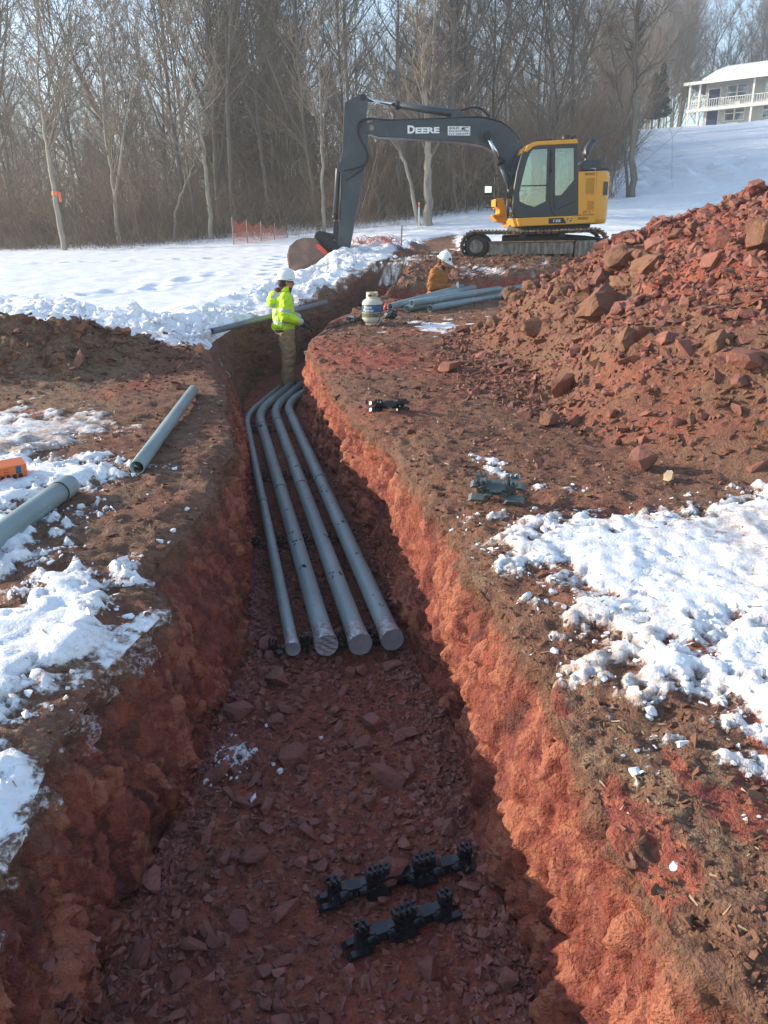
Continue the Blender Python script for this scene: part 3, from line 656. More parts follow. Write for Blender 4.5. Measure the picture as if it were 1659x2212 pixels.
# ------------------------------------------------------------------ more materials
simple('yellow_paint', (0.72, 0.335, 0.022), 0.38, col2=(0.60, 0.285, 0.035), scale=2.5, lo=.5, hi=.75)
simple('orange_paint', (0.80, 0.33, 0.015), 0.42)
simple('dark_paint', (0.034, 0.047, 0.060), 0.42, col2=(0.060, 0.070, 0.078), scale=2.0, lo=.45, hi=.7)
simple('cab_frame', (0.022, 0.028, 0.036), 0.35)
simple('black_steel', (0.014, 0.015, 0.017), 0.55)
simple('chrome', (0.62, 0.64, 0.66), 0.18, metal=1.0)
simple('hose_rubber', (0.012, 0.013, 0.015), 0.55)
simple('muddy_steel', (0.060, 0.052, 0.045), 0.8, col2=(0.30, 0.235, 0.165), scale=7, lo=.40, hi=.68, bmp=.6, vs=(1, 1, .5))
simple('shoe_steel', (0.12, 0.085, 0.062), 0.8, col2=(0.36, 0.26, 0.18), scale=9, lo=.38, hi=.62, bmp=.6)
simple('frame_mud', (0.115, 0.105, 0.088), 0.85, col2=(0.27, 0.24, 0.195), scale=12, lo=.42, hi=.62, vs=(1, 1, .18), bmp=.4)
simple('rust_mud', (0.33, 0.20, 0.115), 0.9, col2=(0.16, 0.11, 0.075), scale=10, bmp=.7)
simple('bucket_steel', (0.115, 0.070, 0.058), 0.62, col2=(0.20, 0.125, 0.095), scale=4, lo=.4, hi=.7, bmp=.3)
simple('red_patch', (0.55, 0.055, 0.03), 0.55)
simple('white_print', (0.80, 0.82, 0.84), 0.5)
simple('black_print', (0.015, 0.015, 0.017), 0.5)
simple('mirror', (0.75, 0.8, 0.85), 0.08, metal=1.0)
simple('seat_cloth', (0.30, 0.30, 0.29), 0.85, col2=(0.20, 0.20, 0.20), scale=6)
simple('console', (0.05, 0.05, 0.052), 0.6)
simple('amber', (0.75, 0.30, 0.02), 0.4)
def glass(name, tint, alpha, rough=.02):
    m, nt, nd, lk, p = nodes_of(name)
    t = nd.new('ShaderNodeBsdfTransparent'); t.inputs[0].default_value = (*tint, 1); g = nd.new('ShaderNodeBsdfGlossy'); g.inputs['Roughness'].default_value = rough; g.inputs[0].default_value = (.9, .95, 1, 1)
    fr = nd.new('ShaderNodeFresnel'); fr.inputs[0].default_value = 1.5; mx = nd.new('ShaderNodeMixShader')
    lk.new(math_n(nt, 'ADD', fr.outputs[0], alpha), mx.inputs[0]); lk.new(t.outputs[0], mx.inputs[1]); lk.new(g.outputs[0], mx.inputs[2]); lk.new(mx.outputs[0], nd['Material Output'].inputs[0])
glass('cab_glass', (.80, .90, .86), .07); glass('window_glass', (.25, .3, .36), .25)

TEXT_CACHE = {}
def text_mesh(s, bold=.0):
    cu = bpy.data.curves.new('t', 'FONT'); cu.body = s; cu.size = 1; cu.offset = bold; cu.resolution_u = 3; cu.align_x = 'LEFT'
    o = bpy.data.objects.new('t', cu); C.objects.link(o); dg = bpy.context.evaluated_depsgraph_get(); dg.update()
    me = bpy.data.meshes.new_from_object(o.evaluated_get(dg)); bpy.data.objects.remove(o); bpy.data.curves.remove(cu)
    V = np.array([v.co for v in me.vertices]); V -= V.min(0); V[:, :2] /= V[:, :2].max(0)
    Fs = [tuple(p.vertices) for p in me.polygons]; bpy.data.meshes.remove(me); return V, Fs
def lettering(s, lo, hi, Y, parent, mat='white_print', bold=0.0, name='lettering', skew=0.0):
    """flat letters on a plane facing the camera side (-y); lo / hi = (x, z) corners"""
    V, Fs = text_mesh(s, bold); P_ = np.zeros_like(V)
    P_[:, 0] = lo[0] + V[:, 0] * (hi[0] - lo[0]) + skew * V[:, 1]; P_[:, 1] = Y; P_[:, 2] = lo[1] + V[:, 1] * (hi[1] - lo[1])
    me = bpy.data.meshes.new(name); me.from_pydata([tuple(p) for p in P_], [], Fs); me.update(); return put(name, me, parent, mats=mat)

# ------------------------------------------------------------------ excavator (side view measured at the plane of each part)
def v1(x, y): return (880 + x / 1.40593) * .6636, (260 + y / 1.40593) * .6636
def v2(x, y): return (1500 + x / 3.0164) * .6636, (400 + y / 3.0164) * .6636
def W1(pts, Y): return [tuple(at_y(*v1(a, b), Y)[[0, 2]]) for a, b in pts]
def W2(pts, Y): return [tuple(at_y(*v2(a, b), Y)[[0, 2]]) for a, b in pts]
def p3(pt, Y, f=v1): return at_y(*f(*pt), Y)
ucen = p3((705, 1368), 18.95, v2); UA = math.radians(10); ua = np.array([math.cos(UA), -math.sin(UA), 0]); uc = np.array([math.sin(UA), math.cos(UA), 0])
zt = float(ucen[2])                                           # underside of the tracks
EX = thing('excavator', 'yellow and dark grey tracked excavator parked on the muddy ground', 'excavator', (float(ucen[0]), 20.2, zt))
def prism(name, pts, y0, y1, mat, bev=.012, parent=EX):
    bm = bmesh.new(); b_prism(bm, pts, y0, y1)
    o = put(name, bm_mesh(bm), parent, mats=mat, smooth=False)
    if bev: bevel(o, bev)
    return o
def tube(name, pts, r, mat, parent=EX, n=12, path=False):
    bm = bmesh.new(); b_tube(bm, smooth_path(pts) if path else pts, r, n); return put(name, bm_mesh(bm), parent, mats=mat, smooth=True)
# undercarriage: u along the tracks (right positive), w across (away), z up
def U(u, w, z): return ucen + ua * u + uc * w + np.array([0, 0, z])
TL, TR = 3.42, .365
def track_path(s):
    st = TL - 2 * TR; per = 2 * st + 2 * math.pi * TR; s = s % per
    if s < st: return -st / 2 + s, 2 * TR, 0.0
    s -= st
    if s < math.pi * TR: a = s / TR; return st / 2 + TR * math.sin(a), TR + TR * math.cos(a), -a
    s -= math.pi * TR
    if s < st: return st / 2 - s, 0.0, math.pi
    s -= st; a = s / TR; return -st / 2 - TR * math.sin(a), TR - TR * math.cos(a), math.pi - a
PER = 2 * (TL - 2 * TR) + 2 * math.pi * TR
shoe_me = None
for w0 in (0.0, 1.99):
    bm = bmesh.new(); rings = []
    for k in range(64):
        u, z, a = track_path(k / 64 * PER); nu, nzv = -math.sin(a), math.cos(a)     # chain band set in from the shoes
        rings.append([bm.verts.new(U(u - nu * .045, w0 + ww, z - nzv * .045)) for ww in (.17, .43)])
    for r, q in zip(rings, rings[1:] + rings[:1]): bm.faces.new((r[0], r[1], q[1], q[0]))
    band = put('track', bm_mesh(bm), EX, mats='black_steel', smooth=True)
    n = 44
    for k in range(n):
        u, z, a = track_path((k + .5) / n * PER); sag = -.03 * math.sin(math.pi * (u + TL / 2) / TL) if z > .5 else 0
        if shoe_me is None:
            bm = bmesh.new(); L = PER / n * .47
            b_box(bm, (-L, 0, -.028), (L, .6, .0)); b_box(bm, (-L * .75, .0, .0), (-L * .45, .6, .024)); b_box(bm, (L * .3, 0, 0), (L * .6, .6, .024)); b_box(bm, (-L * .8, .2, -.075), (L * .8, .26, -.028)); b_box(bm, (-L * .8, .34, -.075), (L * .8, .40, -.028))
            shoe_me = bm_mesh(bm, 'shoe'); shoe_me.materials.append(M['shoe_steel'])
        o = bpy.data.objects.new('shoe', shoe_me); C.objects.link(o); o.parent = band
        mt = Matrix(((ua[0], uc[0], 0), (ua[1], uc[1], 0), (0, 0, 1))).to_4x4() @ Matrix.Rotation(-a, 4, 'Y')
        o.matrix_local = Matrix.Translation(Vector(U(u, w0, z + sag) - ORG[EX.name])) @ mt
    # frame between the runs, with a dirt-laden ledge on top
    def ubox(name, u0, u1, w_0, w_1, z0, z1, mat, bev=.012):
        bm = bmesh.new(); vs = b_box(bm, (u0, w_0, z0), (u1, w_1, z1))
        for v in vs: v.co = U(v.co.x, v.co.y, v.co.z)
        return bevel(put(name, bm_mesh(bm), EX, mats=mat, smooth=False), bev)
    ubox('track_frame', -1.03, .92, w0 + .09, w0 + .50, .17, .44, 'frame_mud'); ubox('frame_ledge', -1.05, .94, w0 + .05, w0 + .52, .443, .475, 'rust_mud', .008)
    ubox('drive_housing', .95, 1.45, w0 + .06, w0 + .5, .09, .47, 'frame_mud', .05)
    bm = bmesh.new(); 
    b_lathe(bm, [(.0, -.02), (.155, -.02), (.165, .0), (.165, .06), (.25, .07), (.29, .10), (.29, .42), (.0, .44)], (0, 0, 0), 28, 'y')
    for v in bm.verts: v.co = U(-1.33 + v.co.x, w0 + .06 + v.co.y, TR + v.co.z)
    put('idler', bm_mesh(bm), EX, mats='black_steel', smooth=False)
    bm = bmesh.new(); b_lathe(bm, [(0, -.03), (.15, -.03), (.16, -.015), (.16, .0)], (0, 0, 0), 28, 'y')
    for k in range(10):
        t = k * 2 * math.pi / 10; b_box(bm, (.135 * math.cos(t) - .012, -.042, .135 * math.sin(t) - .012), (.135 * math.cos(t) + .012, -.028, .135 * math.sin(t) + .012))
    for v in bm.verts: v.co = U(-1.33 + v.co.x, w0 + .05 + v.co.y, TR + v.co.z)
    put('idler_cover', bm_mesh(bm), EX, mats='frame_mud', smooth=False)
    for k in range(7):
        bm = bmesh.new(); b_lathe(bm, [(0, 0), (.05, 0), (.05, .05), (.085, .06), (.085, .30), (.05, .31), (0, .36)], (0, 0, 0), 14, 'y')
        for v in bm.verts: v.co = U(-.95 + .3 * k + v.co.x, w0 + .1 + v.co.y, .125 + v.co.z)
        put('roller', bm_mesh(bm), EX, mats='muddy_steel', smooth=False)
    for k in (-.25, .65):
        bm = bmesh.new(); b_lathe(bm, [(0, 0), (.07, 0), (.07, .25), (0, .25)], (0, 0, 0), 14, 'y')
        for v in bm.verts: v.co = U(k + v.co.x, w0 + .14 + v.co.y, .61 + v.co.z)
        put('carrier_roller', bm_mesh(bm), EX, mats='black_steel', smooth=False)
ubox('car_body', -.75, .75, .55, 1.98, .25, .62, 'black_steel', .05)
bm = bmesh.new(); b_lathe(bm, [(0, .6), (.62, .6), (.66, .66), (.66, .80), (.6, .86), (0, .86)], U(0, 1.295, 0), 32); put('slewing_ring', bm_mesh(bm), EX, mats='muddy_steel', smooth=False)
for w in (.72, 1.78): tube('blade_arm', [U(.55, w, .55), U(1.2, w, .50), U(2.25, w, .33)], .075, 'dark_paint')
bm = bmesh.new(); pr = [(2.36, .02), (2.28, .12), (2.25, .28), (2.28, .44), (2.37, .58), (2.41, .57), (2.33, .43), (2.30, .28), (2.33, .13), (2.40, .02)]
A_ = [bm.verts.new(U(u, -.05, z)) for u, z in pr]; B_ = [bm.verts.new(U(u, 2.64, z)) for u, z in pr]; bm.faces.new(A_); bm.faces.new(B_[::-1])
for k in range(len(pr)): bm.faces.new((A_[k], B_[k], B_[(k + 1) % len(pr)], A_[(k + 1) % len(pr)]))
put('dozer_blade', bm_mesh(bm), EX, mats='muddy_steel', smooth=False)

# house: skirt, engine cover, counterweight
YN, YFAR = 19.0, 21.4
prism('skirt', W2([(545, 934), (1147, 910), (1319, 904), (1313, 985), (900, 1004), (568, 1018)], YN), YN - .03, YFAR, 'yellow_paint', .02)
prism('deck', W2([(600, 1000), (1300, 975), (1290, 1030), (640, 1050)], YN), YN + .2, YFAR - .2, 'black_steel')
eng = prism('engine_cover', W2([(1151, 480), (1338, 470), (1320, 901), (1148, 907)], YN), YN, YFAR, 'yellow_paint', .02)
def grille(x0, y0, x1, y1, parent, n, m, Y=YN, tilt=0):
    (a, zb), (b, za) = W2([(x0, y1)], Y)[0], W2([(x1, y0)], Y)[0]
    bm = bmesh.new(); b_box(bm, (a, Y - .006, zb), (b, Y + .02, za)); put('grille_recess', bm_mesh(bm), parent, mats='black_print', smooth=False)
    bm = bmesh.new(); w = (b - a) / (n * 2.6); h = (za - zb) / (m * 2.6) if m else 0
    for k in range(n + 1): x = a + (b - a) * k / n; b_box(bm, (x - w / 2, Y - .012, zb), (x + w / 2, Y - .004, za))
    for k in range(m + 1 if m else 0): z = zb + (za - zb) * k / m; b_box(bm, (a, Y - .0125, z - h / 2), (b, Y - .0045, z + h / 2))
    put('grille', bm_mesh(bm), parent, mats='yellow_paint', smooth=False)
grille(1225, 540, 1315, 697, eng, 9, 16); grille(1240, 766, 1306, 856, eng, 7, 9); grille(1217, 488, 1316, 514, eng, 8, 0)
bm = bmesh.new(); a, z1_ = W2([(1246, 716)], YN)[0]; b, z0_ = W2([(1300, 752)], YN)[0]; b_box(bm, (a, YN - .008, z0_), (b, YN + .01, z1_)); put('latch_plate', bm_mesh(bm), eng, mats='orange_paint', smooth=False)
xa = W2([(1340, 470)], YN)[0][0]; zc0 = W2([(1315, 986)], YN)[0][1]; zc1 = W2([(1338, 470)], YN)[0][1]
half = [(0, 1.2), (.0, 1.2), (.12, 1.185), (.24, 1.13), (.33, 1.02), (.39, .85), (.43, .55), (.45, 0)]
planp = [(xa + a, 20.2 - b) for a, b in half[1:]] + [(xa + a, 20.2 + b) for a, b in half[-2:0:-1]]
bm = bmesh.new(); lev = [(zc0, .94), (zc0 + .08, .985), (zc0 + .3, 1.0), (zc1 - .1, 1.0), (zc1 - .02, .97), (zc1, .93)]; rings = []
for z, s in lev: rings.append([bm.verts.new((xa + (x - xa) * s, 20.2 + (y - 20.2) * (s + 1) / 2, z)) for x, y in planp])
for r, q in zip(rings[:-1], rings[1:]):
    for k in range(len(r)): bm.faces.new((r[k], r[(k + 1) % len(r)], q[(k + 1) % len(r)], q[k]))
bm.faces.new(rings[0]); bm.faces.new(rings[-1]); cwt = bevel(put('counterweight', bm_mesh(bm), EX, mats='yellow_paint', smooth=False), .02)
# access grille let into the rounded tail
bm = bmesh.new()
for z_lo, z_hi, f0, f1 in [(.46, .74, .18, .34)]:
    ps = [(xa + .19, 20.2 - 1.166), (xa + .30, 20.2 - 1.075)]
    h = zc1 - zc0
    va = [bm.verts.new((ps[0][0], ps[0][1] - .012, zc0 + h * .54)), bm.verts.new((ps[1][0], ps[1][1] - .012, zc0 + h * .54)), bm.verts.new((ps[1][0], ps[1][1] - .012, zc0 + h * .80)), bm.verts.new((ps[0][0], ps[0][1] - .012, zc0 + h * .80))]; bm.faces.new(va)
put('tail_grille', bm_mesh(bm), cwt, mats='black_print', smooth=False)
hood = prism('engine_hood', W2([(1165, 478), (1160, 420), (1200, 374), (1355, 366), (1357, 450), (1430, 444), (1440, 472)], 20.0), 19.75, 21.2, 'dark_paint', .02)
tube('exhaust_stack', [p3((1222, 375), 20.9, v2), p3((1222, 305), 20.9, v2), p3((1238, 265), 20.9, v2), p3((1300, 175), 20.9, v2)], .088, 'dark_paint', n=16)
tube('handrail', [p3((1262, 470), 19.6, v2), p3((1262, 450), 19.6, v2), p3((1320, 448), 19.6, v2), p3((1320, 470), 19.6, v2)], .012, 'chrome')
# cab
YC0, YC1 = YN - .01, YN + .98
front = [(532, 928), (514, 800), (528, 640), (560, 480), (600, 330), (640, 250), (690, 208)]
out = front + [(760, 192), (1145, 172), (1150, 907)]
w_f = [(705, 262), (852, 252), (845, 500), (836, 768), (722, 824), (640, 800), (577, 770), (574, 690), (602, 560), (650, 370), (685, 285)]
w_r = [(928, 250), (1112, 245), (1114, 560), (990, 706), (926, 716)]
OUT, WF, WR = W2(out, YC0), W2(w_f, YC0), W2(w_r, YC0)
for nm, y0, y1 in (('cab_door_side', YC0, YC0 + .05), ('cab_inner_side', YC1 - .05, YC1)):
    bm = bmesh.new(); b_holed(bm, OUT, [WF, WR], y0, y1); side = put(nm, bm_mesh(bm), EX, mats='cab_frame', smooth=False)
    for wdw in (WF, WR):
        bm = bmesh.new(); b_prism(bm, wdw, y0 + .02, y0 + .026); put('window_pane', bm_mesh(bm), side, mats='cab_glass', smooth=False)
    if nm == 'cab_door_side':
        bm = bmesh.new(); (a, z), (b, z_) = W2([(594, 618), (840, 614)], YC0); b_box(bm, (a, YC0 - .004, z - .012), (b, YC0 + .03, z + .012)); put('window_bar', bm_mesh(bm), side, mats='black_print', smooth=False)
        for seam in ([(880, 245), (872, 700), (880, 850), (930, 905)], [(940, 720), (905, 700), (915, 760), (920, 850)], [(1120, 770), (1050, 800), (940, 850)]):
            bm = bmesh.new(); b_tube(bm, [p3(s, YC0 - .004, v2) for s in seam], .009, 6); put('door_seam', bm_mesh(bm), side, mats='black_print', smooth=True)
        bm = bmesh.new(); b_tube(bm, [p3(s, YC0 - .02, v2) for s in [(888, 290), (884, 400), (888, 480)]], .012, 8); put('grab_bar', bm_mesh(bm), side, mats='black_print', smooth=True)
    # thin rubber beads round the panes
FR = W2(front, YC0)
bm = bmesh.new(); r0 = [bm.verts.new((x + .004, YC0 + .05, z)) for x, z in FR]; r1 = [bm.verts.new((x + .004, YC1 - .05, z)) for x, z in FR]
for k in range(len(FR) - 1): bm.faces.new((r0[k], r0[k + 1], r1[k + 1], r1[k]))
ws = put('windshield', bm_mesh(bm), EX, mats='cab_glass', smooth=True)
for y in (YC0 + .03, YC1 - .03): tube('windshield_post', [(x, y, z) for x, z in FR], .028, 'cab_frame', n=8)
tube('wiper', [p3((470, 900), 19.5, v2), p3((480, 640), 19.5, v2), p3((530, 400), 19.5, v2)], .008, 'black_print', n=6)
bx0 = FR[0]; bx1 = W2([(1150, 907)], YC0)[0]
prism('cab_floor', [(bx0[0], bx0[1]), (bx1[0], bx1[1]), (bx1[0], bx1[1] + .12), (bx0[0] - .01, bx0[1] + .12)], YC0 + .05, YC1 - .05, 'console', 0)
rx = W2([(1146, 172), (1150, 907)], YC0)
bm = bmesh.new(); b_box(bm, (rx[0][0] - .05, YC0 + .05, rx[1][1]), (rx[0][0], YC1 - .05, rx[1][1] + .75)); put('rear_panel', bm_mesh(bm), EX, mats='cab_frame', smooth=False)
bm = bmesh.new(); b_box(bm, (rx[0][0] - .03, YC0 + .05, rx[1][1] + .75), (rx[0][0] - .024, YC1 - .05, rx[0][1] - .05)); put('rear_window', bm_mesh(bm), EX, mats='cab_glass', smooth=False)
prism('cab_roof', W2([(622, 276), (655, 216), (710, 192), (760, 180), (1145, 160), (1150, 203), (760, 222), (708, 236), (646, 290)], YC0), YC0 - .02, YC1 + .02, 'yellow_paint', .015)
prism('roof_hatch', W2([(740, 188), (880, 178), (880, 168), (740, 178)], 19.4), 19.2, 19.8, 'black_print', .005)
bm = bmesh.new(); c = p3((1035, 160), 19.5, v2); b_lathe(bm, [(0, 0), (.11, 0), (.11, .05), (.09, .08), (0, .085)], c, 16); put('roof_beacon', bm_mesh(bm), EX, mats='black_print', smooth=False)
tube('work_light', [p3((1090, 160), 19.5, v2), p3((1100, 140), 19.5, v2), p3((1130, 130), 19.5, v2)], .02, 'black_print', n=8)
# inside the cab
prism('operator_seat', W2([(905, 760), (930, 640), (965, 480), (970, 360), (1000, 320), (1030, 350), (1040, 480), (1030, 700), (1010, 800), (800, 810), (790, 760)], 19.45), 19.25, 19.7, 'seat_cloth', .04)
prism('control_console', W2([(700, 830), (700, 700), (740, 660), (820, 650), (830, 830)], 19.75), 19.72, 19.9, 'console', .02)
prism('cab_lump', W2([(640, 830), (630, 760), (670, 690), (740, 660), (810, 690), (830, 760), (820, 830)], 19.3), 19.25, 19.5, 'seat_cloth', .05)  # rounded pale form low in the cab
tube('control_lever', [p3((610, 800), 19.5, v2), p3((640, 640), 19.5, v2)], .014, 'console', n=6)
prism('fire_extinguisher', W2([(808, 480), (808, 420), (830, 420), (830, 480)], 19.85), 19.8, 19.88, 'amber', .01)
# tool box on the right front, hand rail, mirror
tbx = prism('tool_box', W2([(335, 746), (416, 740), (426, 790), (452, 900), (458, 985), (355, 968), (302, 908), (372, 892), (376, 855), (335, 822)], 20.7), 20.65, 21.35, 'orange_paint', .015)
for k in range(3):
    bm = bmesh.new(); (a, z), (b, z2_) = W2([(341, 787 + k * 18), (357, 777 + k * 18)], 20.65); b_box(bm, (a, 20.64, z), (b, 20.66, z2_)); put('louvre', bm_mesh(bm), tbx, mats='black_print', smooth=False)
prism('step', W2([(302, 905), (380, 898), (385, 915), (310, 918)], 20.6), 20.4, 20.66, 'orange_paint', .006)
tube('handrail', [p3(q, 21.0, v2) for q in [(335, 885), (334, 700), (334, 570), (345, 530), (372, 512)]], .016, 'black_print', path=True, n=8)
bm = bmesh.new(); (a, z), (b, z2_) = W2([(228, 712), (308, 616)], 20.85); b_box(bm, (a, 20.83, z), (b, 20.88, z2_)); bevelled(bm, .015); mir = put('mirror', bm_mesh(bm), EX, mats='black_print', smooth=False)
bm = bmesh.new(); b_box(bm, (a + .015, 20.822, z + .06), (b - .015, 20.828, z2_ - .015)); put('mirror_glass', bm_mesh(bm), mir, mats='mirror', smooth=False)
tube('mirror_arm', [p3(q, 20.9, v2) for q in [(268, 700), (290, 735), (334, 745)]], .014, 'black_print', n=8)
tube('guard_rail', [p3(q, 20.9, v2) for q in [(238, 768), (228, 780), (230, 822), (250, 830), (334, 830)]], .012, 'black_print', n=8)
# boom
YB0, YB1 = 20.08, 20.46; YBM = .5 * (YB0 + YB1)
boom = prism('boom', W1([(432, 218), (440, 200), (462, 190), (482, 176), (505, 184), (540, 186), (820, 176), (950, 172), (1020, 184), (1080, 210), (1125, 250), (1150, 290), (1200, 420), (1240, 560), (1180, 590), (1130, 500), (1098, 430), (1058, 362), (1018, 322), (972, 301), (900, 287), (700, 272), (560, 264), (495, 262), (440, 242)], YB0), YB0, YB1, 'dark_paint', .015)
def disc(name, c, r, y0, y1, mat, parent, n=20):
    bm = bmesh.new(); b_lathe(bm, [(0, y0 - c[1]), (r, y0 - c[1]), (r, y1 - c[1]), (0, y1 - c[1])], c, n, 'y'); return put(name, bm_mesh(bm), parent, mats=mat, smooth=False)
c = p3((463, 220), YB0); disc('boom_pin', c, .06, YB0 - .03, YB1 + .03, 'muddy_steel', boom)
prism('boom_cheek', W1([(428, 222), (440, 200), (470, 190), (535, 190), (540, 258), (490, 256), (440, 242)], YB0), YB0 - .018, YB0 - .002, 'dark_paint', 0, boom)
c = p3((990, 252), YB0); disc('pivot_boss', c, .16, YB0 - .05, YB1 + .05, 'dark_paint', boom); disc('pivot_pin', c, .08, YB0 - .09, YB1 + .09, 'black_steel', boom)
def lw(s, x0, y0, x1, y1, Y, parent, mat='white_print', bold=0, f=W1, skew=0): (a, z), (b, z_) = f([(x0, y1), (x1, y0)], Y); return lettering(s, (a, z), (b, z_), Y - .006, parent, mat, bold, skew=skew)
lw('D', 628, 208, 662, 246, YB0, boom, bold=.045); lw('EERE', 664, 216, 774, 246, YB0, boom, bold=.045)
sg = prism('sign_plate', W1([(812, 212), (915, 213), (914, 255), (812, 254)], YB0), YB0 - .010, YB0 - .002, 'white_print', 0)
lw('SKILES', 817, 215, 865, 226, YB0 - .008, sg, 'black_print', .02); lw('EXCAVATING', 817, 229, 911, 239, YB0 - .008, sg, 'black_print', .02); lw('717 530-0791', 817, 242, 911, 252, YB0 - .008, sg, 'black_print', .02)
bm = bmesh.new()
for pl in ([(872, 223), (896, 224), (894, 228), (874, 228)], [(876, 218), (886, 217), (887, 223), (876, 223)], [(884, 220), (896, 214), (908, 219), (906, 222), (896, 217), (887, 223)]): b_prism(bm, W1(pl, YB0), YB0 - .014, YB0 - .012)
put('digger_emblem', bm_mesh(bm), sg, mats='black_print', smooth=False)
# hydraulic cylinders
def cyl(name, a, mid, b, Y, rb, rr, f=v1):
    A, B_, D_ = p3(a, Y, f), p3(mid, Y, f), p3(b, Y, f)
    o = tube(name, [B_, B_ + (D_ - B_) * .97, D_], [rb, rb, rb * .8], 'dark_paint', n=16)
    tube('rod', [A, B_], rr, 'chrome', o, n=14); d = (D_ - B_) / np.linalg.norm(D_ - B_)
    tube('gland', [B_ - d * .03, B_ + d * .07], rb * 1.16, 'black_steel', o, n=16)
    for q in (A, D_): disc('eye', q, rb * 1.05, Y - .09, Y + .09, 'black_steel', o, 16)
    return o
cyl('arm_cylinder', (425, 86), (578, 116), (852, 156), YBM, .085, .045)
prism('arm_cylinder_bracket', W1([(818, 178), (835, 150), (855, 138), (875, 146), (905, 174)], YBM), YBM - .13, YBM + .13, 'dark_paint')
for y in (YB0 - .10, YB1 + .10): cyl('boom_cylinder', (992, 254), (1053, 372), (1100, 492), y, .085, .048)
cyl('bucket_cylinder', (300, 712), (296, 632), (311, 398), YB0 + .17, .06, .034)
# stick
stick = prism('stick', W1([(338, 106), (402, 68), (425, 62), (442, 72), (446, 98), (436, 170), (446, 200), (446, 330), (430, 410), (405, 560), (386, 650), (366, 760), (350, 826), (333, 833), (316, 815), (306, 780), (316, 640), (322, 430), (306, 402), (304, 384), (318, 374), (328, 330), (335, 180)], YB0 + .02), YB0 + .02, YB1 - .02, 'dark_paint', .014)
disc('stick_pin', p3((424, 82), YB0), .06, YB0 - .02, YB1 + .02, 'black_steel', stick)
prism('stick_plate', W1([(372, 640), (385, 560), (372, 556), (358, 636)], YB0), YB0 + .008, YB0 + .019, 'dark_paint', 0, stick)
for hp_ in ([(468, 176), (440, 178), (408, 192), (398, 230), (412, 275), (434, 312), (444, 352), (428, 386), (395, 402), (330, 416)], [(466, 182), (432, 184), (414, 200), (406, 240), (424, 290), (446, 330), (446, 372), (420, 408), (380, 436), (346, 458)]):
    tube('hydraulic_hose', [p3(q, YB0 - .04) for q in hp_], .016, 'hose_rubber', path=True, n=8)
tube('hydraulic_hose', [p3(q, YBM) for q in [(862, 142), (900, 132), (935, 126), (968, 135), (990, 155), (1004, 168)]], .024, 'hose_rubber', path=True, n=8)
tube('hydraulic_line', [p3(q, YB0 + .02) for q in [(468, 178), (560, 184), (820, 176), (950, 170), (1030, 184), (1085, 212), (1140, 272)]], .02, 'hose_rubber', path=True, n=8)
tube('hydraulic_line', [p3(q, YB0 - .03) for q in [(326, 430), (322, 540), (318, 640)]], .014, 'hose_rubber', n=8)
# bucket and its linkage
prism('bucket_link', W1([(288, 650), (300, 640), (312, 655), (318, 720), (352, 800), (336, 815), (300, 745), (286, 715)], YB0), YB0 + .03, YB0 + .1, 'black_steel', .01)
prism('tipping_link', W1([(206, 700), (222, 690), (300, 706), (306, 722), (290, 732), (214, 722)], YB0), YB0 + .06, YB0 + .3, 'black_steel', .012)
YK0, YK1 = 19.78, 20.78
bs = [(84, 862), (78, 805), (90, 760), (118, 733), (155, 722), (205, 726), (238, 768), (268, 800), (262, 826), (240, 842), (214, 846), (196, 868), (178, 895), (150, 884), (110, 872)]
for y in (YK0, YK1 - .03): bsd = prism('bucket_side', W1(bs, YK0), y, y + .03, 'bucket_steel', .004)
inn = [(95, 855), (90, 806), (101, 766), (125, 743), (155, 734), (200, 737)]
prism('bucket_shell', W1([(84, 862), (78, 805), (90, 760), (118, 733), (155, 722), (205, 724), (238, 766), (232, 772)] + inn[::-1] + [(178, 884), (178, 895), (150, 888), (110, 874)], YK0), YK0 + .03, YK1 - .03, 'bucket_steel', 0)
prism('wear_strip', W1([(82, 845), (76, 805), (88, 758), (94, 760), (84, 806), (90, 845)], YK0), YK0 - .012, YK0 - .002, 'rust_mud', 0, bsd)
for y in (YB0 + .02, YB1 - .06): prism('bucket_ear', W1([(200, 722), (206, 700), (225, 694), (262, 712), (300, 742), (352, 812), (346, 832), (330, 838), (292, 818), (268, 836), (240, 842), (236, 790)], YB0), y, y + .05, 'black_steel', .006)
prism('red_cheek', W1([(206, 752), (222, 752), (250, 776), (274, 802), (262, 808), (236, 792), (212, 770)], YK0), YK0 - .016, YK0 - .003, 'red_patch', 0, bsd)
for k in range(5):
    y = YK0 + .04 + k * .21; prism('bucket_tooth', W1([(168, 888), (186, 868), (196, 880), (178, 902)], YK0), y, y + .07, 'muddy_steel', .004)
# markings on the house
prism('number_plate', W2([(860, 938), (1005, 933), (1030, 982), (1028, 986), (860, 990)], YN), YN - .040, YN - .032, 'black_print', 0)
lw('135', 905, 948, 978, 976, YN - .036, EX, 'white_print', .02, W2, .01)
prism('number_plate', W2([(1035, 940), (1084, 937), (1082, 964), (1058, 966)], YN), YN - .040, YN - .032, 'black_print', 0); lw('P', 1056, 942, 1080, 962, YN - .036, EX, 'white_print', .02, W2, .005)
lw('SKE023', 1150, 922, 1250, 950, YN - .03, EX, 'black_print', .01, W2); lw('GT', 1196, 866, 1234, 888, YN - .002, eng, 'black_print', .02, W2, .01)
for k in range(3):
    bm = bmesh.new(); (a, z), (b, z_) = W2([(1254 + k * 4, 872 + k * 8), (1270, 867 + k * 8)], YN); b_box(bm, (a, YN - .006, z), (b, YN - .002, z_)); put('badge_bar', bm_mesh(bm), eng, mats='black_print', smooth=False)
simple('tape_face', (0.25, 0.26, 0.275), 0.36, col2=(0.30, 0.31, 0.325), scale=12)

